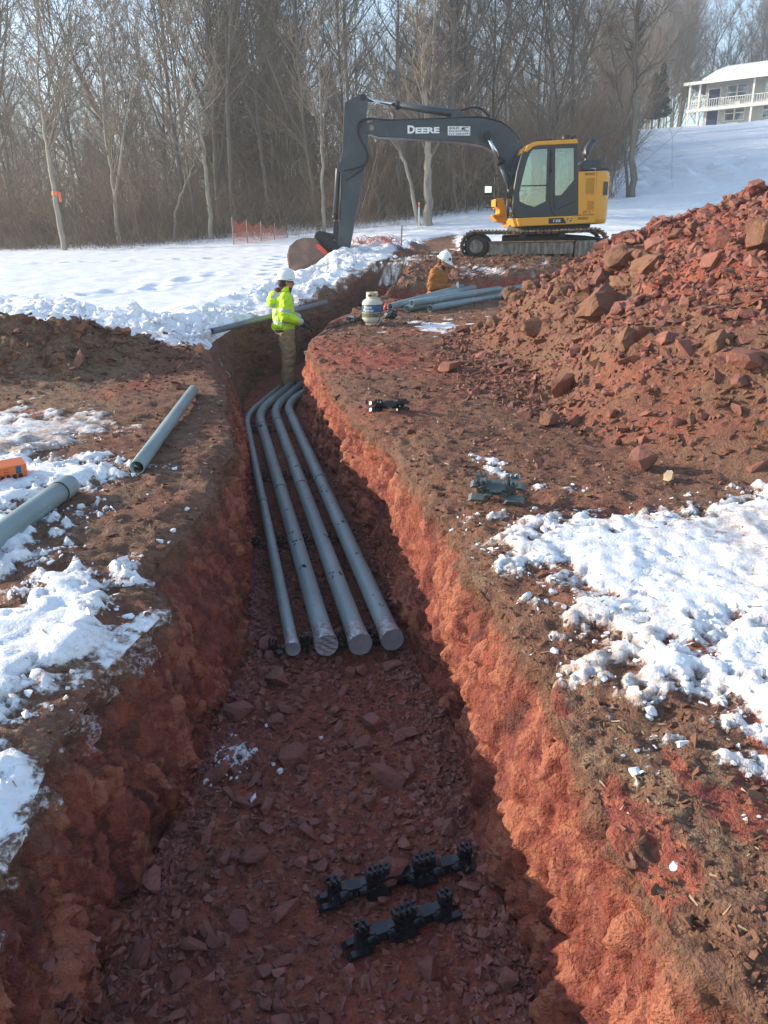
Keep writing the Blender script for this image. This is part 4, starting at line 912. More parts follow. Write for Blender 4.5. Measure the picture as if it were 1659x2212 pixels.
# ------------------------------------------------------------------ conduits in the trench
def pipe_thing(name, pts, r, label, cat='pipe', group=None, mat='pvc', open_a=False, open_b=False, wall=.007, n=24, joints=(), tape=False, flecks=0, seed=0, sub=True):
    P_ = [np.asarray(p, float) for p in pts]; c0 = P_[0]
    o = thing(name, label, cat, (float(c0[0]), float(c0[1]), float(c0[2] - r)), group)
    bm = bmesh.new(); rings = b_tube(bm, P_, r, n, cap=False)
    for op, ring, inner in ((open_a, rings[0], P_[0] + (P_[1] - P_[0]) * min(1, .25 / (np.linalg.norm(P_[1] - P_[0]) + 1e-6))), (open_b, rings[-1], P_[-1] + (P_[-2] - P_[-1]) * min(1, .25 / (np.linalg.norm(P_[-2] - P_[-1]) + 1e-6)))):
        if not op: bm.faces.new(ring)
        else:
            ctr = sum((v.co for v in ring), Vector()) / n; r2 = [bm.verts.new(ctr + (v.co - ctr) * (r - wall) / r) for v in ring]; dv = Vector(inner) - ctr; r3 = [bm.verts.new(v.co + dv) for v in r2]
            for k in range(n): bm.faces.new((ring[k], ring[(k + 1) % n], r2[(k + 1) % n], r2[k])); bm.faces.new((r2[k], r2[(k + 1) % n], r3[(k + 1) % n], r3[k]))
            bm.faces.new(r3)
    put('pipe_wall', bm_mesh(bm), o, mats=mat, smooth=True)
    for a, b in joints:                                      # bell sockets
        a, b = np.asarray(a, float), np.asarray(b, float); d = (b - a) / np.linalg.norm(b - a)
        bm = bmesh.new(); b_tube(bm, [a, a + d * .015, b - d * .03, b], [r * 1.0, r * 1.085, r * 1.085, r * 1.0], n); put('socket', bm_mesh(bm), o, mats=mat, smooth=True)
        bm = bmesh.new(); b_tube(bm, [a - d * .006, a + d * .004], r * 1.05, n); put('joint_line', bm_mesh(bm), o, mats='mud_fleck', smooth=True)
    return o
def on_path(P_, s):
    P_ = [np.asarray(p) for p in P_]
    for a, b in zip(P_[:-1], P_[1:]):
        l = np.linalg.norm(b - a)
        if s <= l: return a + (b - a) * s / l, (b - a) / l
        s -= l
    return P_[-1], (P_[-1] - P_[-2]) / np.linalg.norm(P_[-1] - P_[-2])
PR = .0572
ends = [((633, 1400), .036), ((705, 1392), PR), ((778, 1390), PR), ((847, 1380), PR)]
mids = [(530, 898), (557, 890), (590, 882), (618, 872)]; tops = [(604, 836), (628, 832), (652, 830), (690, 828)]
dsc = ['slim grey conduit of the trench bank, beside the left wall', 'thick grey conduit with crumpled tape cap, next to the slim one', 'thick grey conduit with one crease across its tape cap', 'thick grey conduit of the trench bank, beside the right wall']
for k, ((e, r), m_, t_) in enumerate(zip(ends, mids, tops)):
    zc = -.605 if r > .05 else -.615
    a = at_z(*e, zc); b = at_z(*m_, zc); c = at_z(*t_, zc)
    d1 = (b - a) / np.linalg.norm(b - a); d2 = (c - b) / np.linalg.norm(c - b)
    # rounded sweep: quadratic from one straight run to the other
    q0, q2 = b - d1 * .62, b + d2 * .62; bend = [q0 * (1 - t) ** 2 + b * 2 * t * (1 - t) + q2 * t * t for t in np.linspace(0, 1, 16)]
    path = [a] + [a + (q0 - a) * t for t in np.linspace(.05, .98, 24)] + bend + [c]
    L1 = np.linalg.norm(q0 - a); js = []
    for frac in ((.955, .50) if k else (.93, .46)):
        s0 = a + (q0 - a) * frac; js.append((s0, s0 + d1 * .13))
    o = pipe_thing('conduit', path, r, dsc[k], joints=js, group='bank of conduits in the trench')
    # taped-over end
    bm = bmesh.new(); tr_ = r * 1.16; rr = np.random.default_rng(40 + k); u, v = frame_of(d1); R0 = []
    for s_, rad_ in ((.17, 1.012), (.15, 1.04), (.085, 1.06), (.05, 1.15), (.0, 1.17), (-.012, 1.12)):
        R0.append([bm.verts.new(a + d1 * (s_ + rr.normal(0, .004)) + r * rad_ * (1 + rr.normal(0, .012)) * (math.cos(t) * u + math.sin(t) * v)) for t in np.arange(28) * 2 * math.pi / 28])
    for x_, y_ in zip(R0[:-1], R0[1:]):
        for q in range(28): bm.faces.new((x_[q], x_[(q + 1) % 28], y_[(q + 1) % 28], y_[q]))
    put('tape_cap', bm_mesh(bm), o, mats='duct_tape', smooth=True)
    bm = bmesh.new(); nn = 15; g = {}
    for i in range(nn):
        for j in range(nn):
            x_, y_ = (i / (nn - 1) * 2 - 1), (j / (nn - 1) * 2 - 1); m_l = max(abs(x_), abs(y_)); l = math.hypot(x_, y_); s_ = m_l / l if l > 1e-6 else 1
            X_, Y_ = x_ * s_, y_ * s_; w = X_ * .5 + Y_ * .86
            rip = (.0045 * math.sin(w * 13 + 1 + 1.5 * X_) * (1 - m_l ** 4) if k == 1 else .004 * math.exp(-((X_ * .9 - Y_ * .5) * 9) ** 2) * (1 - m_l) * (k == 2)) - .006 * (1 - m_l ** 2)
            g[i, j] = bm.verts.new(a - d1 * (.012 + rip) + r * 1.13 * (X_ * u + Y_ * v))
    for i in range(nn - 1):
        for j in range(nn - 1): bm.faces.new((g[i, j], g[i + 1, j], g[i + 1, j + 1], g[i, j + 1]))
    put('end_seal', bm_mesh(bm), o, mats='duct_tape' if k == 1 else 'tape_face', smooth=True)
    # mud splashes stuck on top
    fr2 = np.random.default_rng(60 + k); VV, TT, oo = [], [], 0
    for q in range(40 if k else 16):
        s_ = fr2.uniform(.02, 1.0); c_ = a + (q0 - a) * s_; th = fr2.normal(math.pi / 2, .5); sz = float(np.clip(fr2.lognormal(math.log(.010), .7), .004, .05)) * (r / PR)
        pc = c_ + r * .985 * (math.cos(th) * u + math.sin(th) * (v if v[2] > 0 else -v))
        nrm = (pc - c_) / np.linalg.norm(pc - c_); tn = np.cross(nrm, d1)
        for _ in range(3):
            V, T = SHAPES[fr2.integers(len(SHAPES))]; off = fr2.normal(0, sz * .5, 2)
            VV.append((V[:, :1] * d1 * fr2.uniform(.6, 1.6) + V[:, 1:2] * tn * 1.2 + V[:, 2:] * nrm * .35) * sz + pc + d1 * off[0] + tn * off[1]); TT.append(T + oo); oo += len(V)
    ob = put('mud_splashes', npmesh('mud', np.concatenate(VV), Ft=np.concatenate(TT)), o, mats='mud_fleck', smooth=False); ob['kind'] = 'stuff'

# ------------------------------------------------------------------ plastic duct spacers
def spacer(origin, ang, n, label, group=None, mat='black_plastic', pitch=.172, size=1.0, tilt=None, h=.115, y_span=.10):
    o = thing('duct_spacer', label, 'spacer', origin, group)
    R = Matrix.Rotation(ang, 3, 'Z')
    if tilt is not None: R = R @ tilt
    org = Vector([float(v) for v in origin])
    def fin(bm, name):
        for v in bm.verts: v.co = org + R @ (v.co * size)
        return put(name, bm_mesh(bm), o, mats=mat, smooth=False)
    hw = y_span / 2
    bm = bmesh.new(); b_box(bm, (0, -hw * .30, .004), (n * pitch, hw * .30, .012))
    for k in range(n + 1):                                    # splayed feet
        x = k * pitch
        for s in (-1, 1): b_prism(bm, [(x - .046, 0), (x + .046, 0), (x + .030, .016), (x - .030, .016)], min(s * hw * .35, s * hw), max(s * hw * .35, s * hw))
    fin(bm, 'base')
    for k in range(n):                                        # T support and the cradle either side of it
        x = (k + .5) * pitch; bm = bmesh.new(); b_box(bm, (x - .009, -hw * .3, .010), (x + .009, hw * .3, .050)); b_box(bm, (x - .026, -hw * .62, .050), (x + .026, hw * .62, .057))
        for s in (-1, 1):
            e = x + s * (pitch / 2 - .010); b_prism(bm, [(x + s * .024, .051), (x + s * .024, .057), (x + s * .046, .062), (e, .046), (e, .040), (x + s * .046, .055)], -hw * .45, hw * .45)
            b_prism(bm, [(x + s * .014, .012), (x + s * .056, .012), (x + s * .050, .024), (x + s * .020, .024)], -hw * .62, hw * .62)
        fin(bm, 'cradle')
    for k in range(n + 1):                                    # lattice posts with comb teeth
        x = k * pitch; bm = bmesh.new()
        b_box(bm, (x - .007, -hw * .3, .014), (x + .007, hw * .3, h - .004))
        for s in (-1, 1):
            if (k == 0 and s < 0) or (k == n and s > 0): continue
            b_prism(bm, [(x + s * .004, .046), (x + s * .042, .076), (x + s * .042, h), (x + s * .031, h), (x + s * .031, .082), (x + s * .004, .060)], -hw * .4, hw * .4)
            b_prism(bm, [(x + s * .004, .040), (x + s * .030, .014), (x + s * .038, .014), (x + s * .009, .046)], -hw * .35, hw * .35)
        a0, a1 = (x - .038 if k else x - .008), (x + .038 if k < n else x + .008)
        q = a0
        while q < a1 - .004:
            b_box(bm, (q, -hw * .62, h - .012), (q + .013, hw * .5, h - .004)); b_box(bm, (q, -hw * .6, h - .005), (q + .008, -hw * .3, h + .007)); b_box(bm, (q + .008, hw * .1, h - .005), (q + .016, hw * .45, h + .007)); q += .021
        fin(bm, 'comb_post')
    return o
def fl(px, py, z=-.735):
    p = at_z(px, py, z); p[2] = surf(p[0], p[1]); return p
for (a, b, n, lab) in [((712, 1945), (1012, 1868), 3, 'long three cradle black duct spacer loose on the trench floor'), ((772, 2045), (970, 1968), 2, 'short two cradle black duct spacer loose on the trench floor')]:
    A_, B_ = fl(*a), fl(*b); d = B_ - A_; L = math.hypot(d[0], d[1]); A_[2] = min(A_[2], B_[2]) + .012
    spacer(A_, math.atan2(d[1], d[0]), n, lab, 'loose duct spacers', pitch=L / n, h=.102, y_span=.075)
fa = at_z(633, 1400, -.60); fb = at_z(530, 898, -.60); dd = (fb - fa) / np.linalg.norm(fb - fa)
perp = np.array([-dd[1], dd[0], 0]); perp = perp if perp[0] > 0 else -perp
for k, (s, lab) in enumerate([(.16, 'black duct spacer under the taped ends of the conduits'), (1.78, 'black duct spacer under the conduits between their capped ends and sockets'), (3.55, 'black duct spacer under the conduits just before their curve'), (5.55, 'black duct spacer under the curve of the conduits')]):
    p0 = fa + dd * s - perp * .12; p0[2] = -.728
    spacer(p0, math.atan2(perp[1], perp[0]), 4, lab, 'duct spacers carrying the conduits', pitch=.183, h=.112, y_span=.06)
A_ = hits(812, 886); spacer(A_ + [0, 0, .03], math.radians(2), 1, 'small black duct spacer on its side on the dirt by the trench bend', pitch=.19, size=1.2, tilt=Matrix.Rotation(math.radians(60), 3, 'X'), mat='black_plastic', h=.112, y_span=.07)
A_ = hits(1034, 1078); spacer(A_ + [0, 0, .045], math.radians(-14), 1, 'grey green duct spacer tipped over beside the right snow patch', pitch=.17, size=1.2, tilt=Matrix.Rotation(math.radians(35), 3, 'X'), mat='grey_plastic', h=.112, y_span=.12)

# ------------------------------------------------------------------ loose pipes on the ground
def lie(px, py, r, dz=0.0):
    p = hit(px, py, dz + r + .012); return p
def gpipe(a, b, r, label, group=None, mat='pvc', open_a=True, open_b=False, dza=0.0, dzb=0.0, bell=None):
    A_, B_ = lie(*a, r, dza), lie(*b, r, dzb)
    d = (B_ - A_) / np.linalg.norm(B_ - A_); j = []
    if bell == 'b': j = [(B_ - d * .14, B_)]
    return pipe_thing('loose_pipe', [A_, A_ + (B_ - A_) * .3, A_ + (B_ - A_) * .7, B_], r, label, group=group, mat=mat, open_a=open_a, open_b=open_b, joints=j)
gpipe((296, 1010), (418, 842), .048, 'long grey pipe lying on the bare left bank, open end facing out', mat='pvc')
gpipe((-70, 1205), (150, 1047), .062, 'thick grey pipe with a bell end lying on the left snow', bell='b', open_a=False, open_b=True)
gpipe((457, 716), (704, 654), .045, 'dark slim pipe lying along the far lip of the trench', mat='pvc_dark', dza=.03, dzb=.03)
def v4(x, y): return (1100 + x / 2.37) * .6636, (760 + y / 2.37) * .6636
stack = [((710, 580), (1436, 442), 0, 'lowest pipe of the stack, nearest the bare dirt track'), ((722, 540), (1428, 412), .02, 'pipe lying right behind the lowest one in the stack'), ((530, 580), (1180, 452), 0.0, 'short showing pipe with open end under the stack top'), ((569, 540), (1248, 428), .09, 'pipe resting on top of the stack with its end open'), ((482, 558), (1052, 418), .02, 'flecked pipe of the stack beside the brown jacket worker'), ((402, 566), (958, 414), .04, 'pale pipe of the stack with red taped end by the gas bottle')]
for k, (a, b, dz, lab) in enumerate(stack):
    o = gpipe(v4(*a), v4(*b), .0572, lab, 'stack of grey pipes by the second worker', dza=dz, dzb=dz + (.06 if k in (1, 3, 4, 5) else 0))

# ------------------------------------------------------------------ propane bottle, hose, bits
simple('cream_paint', (0.62, 0.60, 0.50), 0.45, col2=(0.50, 0.47, 0.38), scale=9, lo=.5, hi=.75)
simple('blue_label', (0.022, 0.085, 0.19), 0.5, col2=(0.035, 0.12, 0.25), scale=8)
simple('green_label', (0.10, 0.11, 0.045), 0.55, col2=(0.22, 0.21, 0.10), scale=14)
simple('brass', (0.55, 0.36, 0.10), 0.35, metal=.8)
simple('paper', (0.72, 0.71, 0.68), 0.8, col2=(0.6, 0.58, 0.54), scale=12)
simple('orange_pack', (0.72, 0.17, 0.045), 0.55)
simple('red_plastic', (0.45, 0.03, 0.03), 0.5)
tb = hits(805, 700); tz = surf(tb[0], tb[1]) - .01
TK = thing('gas_bottle', 'cream propane gas bottle with blue label on the dirt by the trench', 'gas bottle', (tb[0], tb[1], tz))
rt = .152; c = (tb[0], tb[1], tz)
bm = bmesh.new(); b_lathe(bm, [(0, .03), (.10, .03), (.135, .05), (rt, .09), (rt, .175), (rt + .003, .178), (rt + .003, .184), (rt, .187), (rt, .30), (.143, .335), (.12, .362), (.08, .38), (0, .388)], c, 36); put('body', bm_mesh(bm), TK, mats='cream_paint', smooth=True)
bm = bmesh.new(); b_lathe(bm, [(.095, 0), (.105, 0), (.105, .045), (.095, .045)], c, 30); put('foot_ring', bm_mesh(bm), TK, mats='cream_paint', smooth=False)
def band(z0, z1, t0, t1, r_, mat, name, parent):
    bm = bmesh.new(); T_ = np.linspace(t0, t1, 30); lo_ = [bm.verts.new((c[0] + r_ * math.sin(t), c[1] - r_ * math.cos(t), c[2] + z0)) for t in T_]; hi_ = [bm.verts.new((c[0] + r_ * math.sin(t), c[1] - r_ * math.cos(t), c[2] + z1)) for t in T_]
    for k in range(29): bm.faces.new((lo_[k], lo_[k + 1], hi_[k + 1], hi_[k]))
    return put(name, bm_mesh(bm), parent, mats=mat, smooth=True)
lb = band(.19, .296, -2.0, 2.0, rt + .002, 'blue_label', 'label_wrap', TK); band(.118, .189, -2.0, 2.0, rt + .0021, 'green_label', 'label_picture', TK)
def wrap_text(s, t0, t1, z0, z1):
    V, Fs = text_mesh(s, .03); th = t0 + V[:, 0] * (t1 - t0); r_ = rt + .0045; Q_ = np.stack([c[0] + r_ * np.sin(th), c[1] - r_ * np.cos(th), c[2] + z0 + V[:, 1] * (z1 - z0)], -1)
    me = bpy.data.meshes.new('lettering'); me.from_pydata([tuple(q) for q in Q_], [], Fs); put('lettering', me, lb, mats='white_print')
wrap_text('Blue', -.85, -.05, .245, .285); wrap_text('Rhino', -.95, .1, .20, .24)
bm = bmesh.new()                                              # collar handle with a window
for z0, z1, ts in ((.375, .405, np.linspace(0, 2 * math.pi, 33)), (.405, .44, np.linspace(-.5, .9, 12)), (.405, .44, np.linspace(2.4, 4.0, 12)), (.44, .47, np.linspace(-1.0, 4.4, 30))):
    for r_a, r_b in ((.078, .086),):
        g = [[bm.verts.new((c[0] + r_ * math.cos(t), c[1] + r_ * math.sin(t), c[2] + z)) for t in ts] for r_, z in ((r_a, z0), (r_b, z0), (r_b, z1), (r_a, z1))]
        for q in range(len(ts) - 1):
            for w in range(4): bm.faces.new((g[w][q], g[w][q + 1], g[(w + 1) % 4][q + 1], g[(w + 1) % 4][q]))
put('collar', bm_mesh(bm), TK, mats='cream_paint', smooth=False)
bm = bmesh.new(); b_lathe(bm, [(0, .38), (.018, .38), (.018, .42), (.026, .425), (.026, .445), (0, .447)], c, 12); b_tube(bm, [(c[0], c[1], c[2] + .41), (c[0] + .09, c[1] - .02, c[2] + .415)], .013, 8); put('valve', bm_mesh(bm), TK, mats='brass', smooth=False)
def on_ground(px, py, up=.008): p = hits(px, py); p[2] += up; return p
HO = thing('torch_hose', 'black rubber gas hose coiled on the dirt beside the gas bottle', 'hose', on_ground(768, 700))
pts = [np.array([c[0] + .09, c[1] - .02, c[2] + .41]), np.array([c[0] + .17, c[1] - .12, c[2] + .36]), np.array([c[0] + .13, c[1] - .17, c[2] + .2]), np.array([c[0] + .05, c[1] - .19, c[2] + .03])]
hc = on_ground(768, 700)
for k in range(22): t = k * .62; rr = .10 + .02 * math.sin(k * 1.7); pts.append(np.array([hc[0] + rr * 1.15 * math.cos(-t), hc[1] + rr * math.sin(-t), hc[2] + .01 + .05 * abs(math.sin(k * .9)) + .002 * k]))
pts += [on_ground(735, 706, .02), on_ground(712, 716, .02), on_ground(690, 728, .02)]
tube('hose_run', pts, .009, 'hose_rubber', HO, path=True, n=8)
tube('torch_wand', [on_ground(735, 706, .03), on_ground(705, 718, .05)], .012, 'black_steel', HO, n=8)
q = on_ground(758, 699); CUP = thing('paper_cup', 'small crumpled white carton standing inside the hose coil', 'carton', q)
bm = bmesh.new(); b_lathe(bm, [(0, 0), (.042, 0), (.05, .10), (.046, .10), (.04, .01), (0, .01)], q, 10); put('carton_wall', bm_mesh(bm), CUP, mats='paper', smooth=False)
bm = bmesh.new(); b_lathe(bm, [(.052, .094), (.052, .102), (.03, .106), (.0, .106)], q, 10); put('carton_lid', bm_mesh(bm), CUP, mats='paper', smooth=False)
q = on_ground(846, 690); BAG = thing('black_bag', 'crumpled black plastic bag lying beside the gas bottle', 'bag', q)
V, T = rock_shape(301, (1, .8, .75), 14, .5); put('bag_film', npmesh('bag', V * np.array([.24, .22, .26]) + q + [0, 0, .07], Ft=T), BAG, mats='black_plastic', smooth=False)
V, T = rock_shape(302, (1, .5, .5), 10, .4); put('bag_knot', npmesh('bag', V * .1 + q + [-.03, 0, .18], Ft=T), BAG, mats='black_plastic', smooth=False)
q = lie(*v4(375, 570), .05); bm = bmesh.new(); b_tube(bm, [q + [-.04, -.02, 0], q + [.06, .03, .01]], .05, 14)
tag(put('red_cap', bm_mesh(bm), None, q, mats='red_plastic', smooth=True), 'short red cap at the end of a pale pipe by the gas bottle', 'cap')
# orange pack at the left edge, with dark clips and a blue label
q = hits(12, 1030); OP = thing('orange_pack', 'orange printed carton with black clips lying on snow at left', 'carton', q)
Rz = Matrix.Rotation(math.radians(38), 3, 'Z') @ Matrix.Rotation(math.radians(12), 3, 'X')
def opart(name, lo, hi, mat, bev=.004):
    bm = bmesh.new(); vs = b_box(bm, lo, hi); bevelled(bm, bev, 2)
    for v in bm.verts: v.co = Rz @ v.co + Vector(q) + Vector((0, 0, .035))
    return put(name, bm_mesh(bm), OP, mats=mat, smooth=False)
opart('carton_body', (-.24, -.055, -.03), (.12, .055, .055), 'orange_pack', .008); opart('blue_flap', (.055, -.0575, -.0), (.085, -.052, .05), 'blue_label', .001)
for k in range(9): opart('clip', (-.22 + k * .036, -.068, -.035), (-.20 + k * .036, -.052, -.005), 'black_plastic', .002)
for z in (.034, .016, -.002):
    for k in range(5): opart('print_line', (-.20 + k * .045, -.0562, z), (-.20 + k * .045 + .033, -.0555, z + .006), 'red_plastic', .0003)
# scrap of paper and wire ring in the trench corner
q = at_y(467, 784, 10.6)
SC = thing('paper_scrap', 'torn white scrap hanging at the trench corner with a wire ring', 'scrap', q)
bm = bmesh.new(); sp = [(0, 0, .10), (.05, -.01, .05), (.09, .0, -.06), (.04, .02, -.10), (-.04, .01, -.09), (-.05, .0, -.02), (-.02, -.015, .02)]
f_ = [bm.verts.new((q[0] + a, q[1] + b, q[2] + d)) for a, b, d in sp]; bk = [bm.verts.new((q[0] + a, q[1] + b + .006, q[2] + d)) for a, b, d in sp]; ctr_ = bm.verts.new((q[0] + .01, q[1] - .03, q[2] - .02)); cb = bm.verts.new((q[0] + .01, q[1] - .02, q[2] - .02))
for k in range(7): bm.faces.new((f_[k], f_[(k + 1) % 7], ctr_)); bm.faces.new((bk[(k + 1) % 7], bk[k], cb)); bm.faces.new((f_[(k + 1) % 7], f_[k], bk[k], bk[(k + 1) % 7]))
put('torn_sheet', bm_mesh(bm), SC, mats='paper', smooth=False)
tube('wire_ring', [q + np.array([.09 + .085 * math.cos(t), -.02, -.17 + .06 * math.sin(t)]) for t in np.linspace(0, 6.28, 20)], .005, 'paper', SC, n=6)
HAZE = 0.0018

# ------------------------------------------------------------------ people
simple('hi_vis', (0.58, 0.86, 0.012), 0.7, col2=(0.46, 0.72, 0.012), scale=7, lo=.45, hi=.7, bmp=.4, bscale=18)
simple('reflective', (0.50, 0.52, 0.50), 0.4)
simple('tan_canvas', (0.44, 0.29, 0.15), 0.9, col2=(0.33, 0.21, 0.105), scale=5, lo=.4, hi=.65, bmp=.5, bscale=24)
simple('brown_canvas', (0.34, 0.125, 0.025), 0.88, col2=(0.25, 0.09, 0.02), scale=6, lo=.4, hi=.65, bmp=.5, bscale=24)
simple('black_cloth', (0.014, 0.016, 0.018), 0.85)
simple('dark_green_cloth', (0.012, 0.035, 0.028), 0.8)
simple('maroon_cloth', (0.11, 0.012, 0.035), 0.9)
simple('skin', (0.50, 0.26, 0.185), 0.55, col2=(0.42, 0.19, 0.13), scale=16)
simple('hair', (0.045, 0.028, 0.018), 0.8)
simple('hat_white', (0.80, 0.81, 0.80), 0.35)
simple('lens', (0.012, 0.012, 0.014), 0.12)
simple('boot_leather', (0.06, 0.035, 0.02), 0.75)
simple('sticker_blue', (0.02, 0.04, 0.16), 0.5)
def capsule(bm, a, b, ra, rb, n=14, flat=1.0, flat_dir=None):
    a, b = np.asarray(a, float), np.asarray(b, float); d = b - a; L = np.linalg.norm(d) + 1e-9; d = d / L; u, v = frame_of(d)
    if flat_dir is not None:
        u = np.asarray(flat_dir, float); u = u - d * (u @ d); u /= np.linalg.norm(u); v = np.cross(u, d)
    prof = [(math.cos(t) * ra, -math.sin(t) * ra) for t in np.linspace(math.pi / 2 * .94, 0, 5)] + [(math.cos(t) * rb, L + math.sin(t) * rb) for t in np.linspace(0, math.pi / 2 * .94, 5)]
    rings = [[bm.verts.new(a + d * h + r * (math.cos(t) * u * flat + math.sin(t) * v)) for t in np.arange(n) * 2 * math.pi / n] for r, h in prof]
    for r, q in zip(rings[:-1], rings[1:]):
        for k in range(n): bm.faces.new((r[k], r[(k + 1) % n], q[(k + 1) % n], q[k]))
    bm.faces.new(rings[0][::-1]); bm.faces.new(rings[-1])
def ellipsoid(bm, c, r, n=14):
    rings = []
    for ph in np.linspace(-math.pi / 2 * .95, math.pi / 2 * .95, 11): rings.append([bm.verts.new((c[0] + r[0] * math.cos(ph) * math.cos(t), c[1] + r[1] * math.cos(ph) * math.sin(t), c[2] + r[2] * math.sin(ph))) for t in np.arange(n) * 2 * math.pi / n])
    for a, b in zip(rings[:-1], rings[1:]):
        for k in range(n): bm.faces.new((a[k], a[(k + 1) % n], b[(k + 1) % n], b[k]))
    bm.faces.new(rings[0][::-1]); bm.faces.new(rings[-1])
def blob(name, build, xf, parent, mats, voxel=.012, smooth=3, wrinkle=0.0, wscale=9.0, seed=0, pick=None):
    """fuse overlapping forms into one continuous skin"""
    bm = bmesh.new(); build(bm); me = bm_mesh(bm); o = bpy.data.objects.new('tmp', me); C.objects.link(o)
    m = o.modifiers.new('r', 'REMESH'); m.mode = 'VOXEL'; m.voxel_size = voxel; m2 = o.modifiers.new('s', 'SMOOTH'); m2.iterations = smooth; m2.factor = .5
    dg = bpy.context.evaluated_depsgraph_get(); dg.update(); ev = bpy.data.meshes.new_from_object(o.evaluated_get(dg)); bpy.data.objects.remove(o); bpy.data.meshes.remove(me)
    n = len(ev.vertices); V = np.empty(n * 3, np.float32); ev.vertices.foreach_get('co', V); V = V.reshape(-1, 3)
    if wrinkle:
        N_ = np.empty(n * 3, np.float32); ev.vertices.foreach_get('normal', N_); N_ = N_.reshape(-1, 3)
        q = V * np.array([1, 1, 1.7]) + .35 * fbm(V, 4, 2, seed + 5)[:, None]; V = V + N_ * (wrinkle * fbm(q, wscale, 3, seed, billow=True))[:, None]
    if pick is not None:
        cz = np.array([p.center for p in ev.polygons]); ev.polygons.foreach_set('material_index', np.array([pick(c) for c in cz], np.int32))
    R, t = xf; V2 = V @ np.array(R).T + np.array(t); ev.vertices.foreach_set('co', V2.astype(np.float32).ravel()); ev.update()
    return put(name, ev, parent, mats=mats, smooth=True)
def hard_hat(xf, c, tilt, parent, sticker=None):
    Rt = Matrix.Rotation(tilt, 3, 'Y')
    def fin(bm, name, mat, sm=True):
        R, t = xf
        for v in bm.verts: v.co = R @ (Vector(c) + Rt @ v.co) + Vector(t)
        return put(name, bm_mesh(bm), parent, mats=mat, smooth=sm)
    bm = bmesh.new(); rings = []
    for ph in np.linspace(0, math.pi / 2 * .97, 9):
        rings.append([bm.verts.new((.138 * math.cos(ph) * math.cos(t) * 1.02, .115 * math.cos(ph) * math.sin(t) , .01 + .135 * math.sin(ph) + .010 * math.cos(ph) * (abs(math.sin(t)) < .25))) for t in np.arange(28) * 2 * math.pi / 28])
    for a, b in zip(rings[:-1], rings[1:]):
        for k in range(28): bm.faces.new((a[k], a[(k + 1) % 28], b[(k + 1) % 28], b[k]))
    bm.faces.new(rings[-1])
    def rim(t): f = max(0, math.cos(t)) ** 2; return (.160 + .052 * f)
    r2 = [bm.verts.new((rim(t) * math.cos(t), (.132 + .0 * t) * math.sin(t), -.004 - .018 * max(0, math.cos(t)))) for t in np.arange(28) * 2 * math.pi / 28]
    r3 = [bm.verts.new(v.co + Vector((0, 0, -.008))) for v in r2]
    for k in range(28): bm.faces.new((rings[0][k], r2[k], r2[(k + 1) % 28], rings[0][(k + 1) % 28])); bm.faces.new((r2[k], r3[k], r3[(k + 1) % 28], r2[(k + 1) % 28]))
    hat = fin(bm, 'hard_hat', 'hat_white')
    bm = bmesh.new(); b_tube(bm, [(.128 * math.cos(t), 0, .022 + .128 * math.sin(t)) for t in np.linspace(.35, 2.8, 12)], .012, 8); fin(bm, 'hat_ridge', 'hat_white')
    bm = bmesh.new(); b_tube(bm, [(.142 * math.cos(t), .118 * math.sin(t), -.004) for t in np.linspace(.9, 5.38, 26)], .009, 6); fin(bm, 'hat_band', 'black_cloth')
    if sticker:
        bm = bmesh.new(); cc = Vector((.118, -.060, .055)); nn_ = Vector((.8, -.55, .3)).normalized(); u_ = nn_.orthogonal().normalized(); w_ = nn_.cross(u_)
        bm.faces.new([bm.verts.new(cc + nn_ * .012 + u_ * .026 * math.cos(t) + w_ * .034 * math.sin(t)) for t in np.arange(16) * 2 * math.pi / 16]); fin(bm, 'hat_sticker', sticker, False)
def face(bm, c, tilt):
    R = np.array(Matrix.Rotation(tilt, 3, 'Y')); g = lambda p: np.asarray(c) + R @ np.asarray(p, float)
    ellipsoid(bm, g((0, 0, .02)), (.098, .078, .105)); ellipsoid(bm, g((.02, 0, -.05)), (.075, .062, .075)); ellipsoid(bm, g((.055, 0, -.088)), (.032, .034, .024))
    capsule(bm, g((.088, 0, .015)), g((.112, 0, -.028)), .010, .015); ellipsoid(bm, g((.088, 0, -.060)), (.016, .028, .008)); ellipsoid(bm, g((.088, 0, -.072)), (.014, .024, .007))
    for s in (-1, 1): ellipsoid(bm, g((-.008, s * .080, -.008)), (.020, .010, .032)); ellipsoid(bm, g((.076, s * .030, .034)), (.018, .022, .010))
def glasses(xf, c, tilt, parent):
    Rt = Matrix.Rotation(tilt, 3, 'Y'); bm = bmesh.new()
    for s in (-1, 1):
        ring = [Vector((.100 - .022 * abs(math.cos(t) * .5 + .5 * s * 0 + .5), s * (.034 + .026 * math.cos(t)), .008 + .017 * math.sin(t))) for t in np.arange(14) * 2 * math.pi / 14]
        for k, v in enumerate(ring): v.x = .101 - .9 * (abs(v.y) - .01) ** 2 / .08
        f = [bm.verts.new(v) for v in ring]; b = [bm.verts.new(v - Vector((.006, 0, 0))) for v in ring]; bm.faces.new(f); bm.faces.new(b[::-1])
        for k in range(14): bm.faces.new((f[k], f[(k + 1) % 14], b[(k + 1) % 14], b[k]))
        b_tube(bm, [(.09, s * .060, .012), (.02, s * .086, .010), (-.02, s * .086, .0)], .004, 6)
    b_tube(bm, [(.101, -.01, .012), (.101, .01, .012)], .003, 6)
    R, t = xf
    for v in bm.verts: v.co = R @ (Vector(c) + Rt @ v.co) + Vector(t)
    put('sunglasses', bm_mesh(bm), parent, mats='lens', smooth=True)
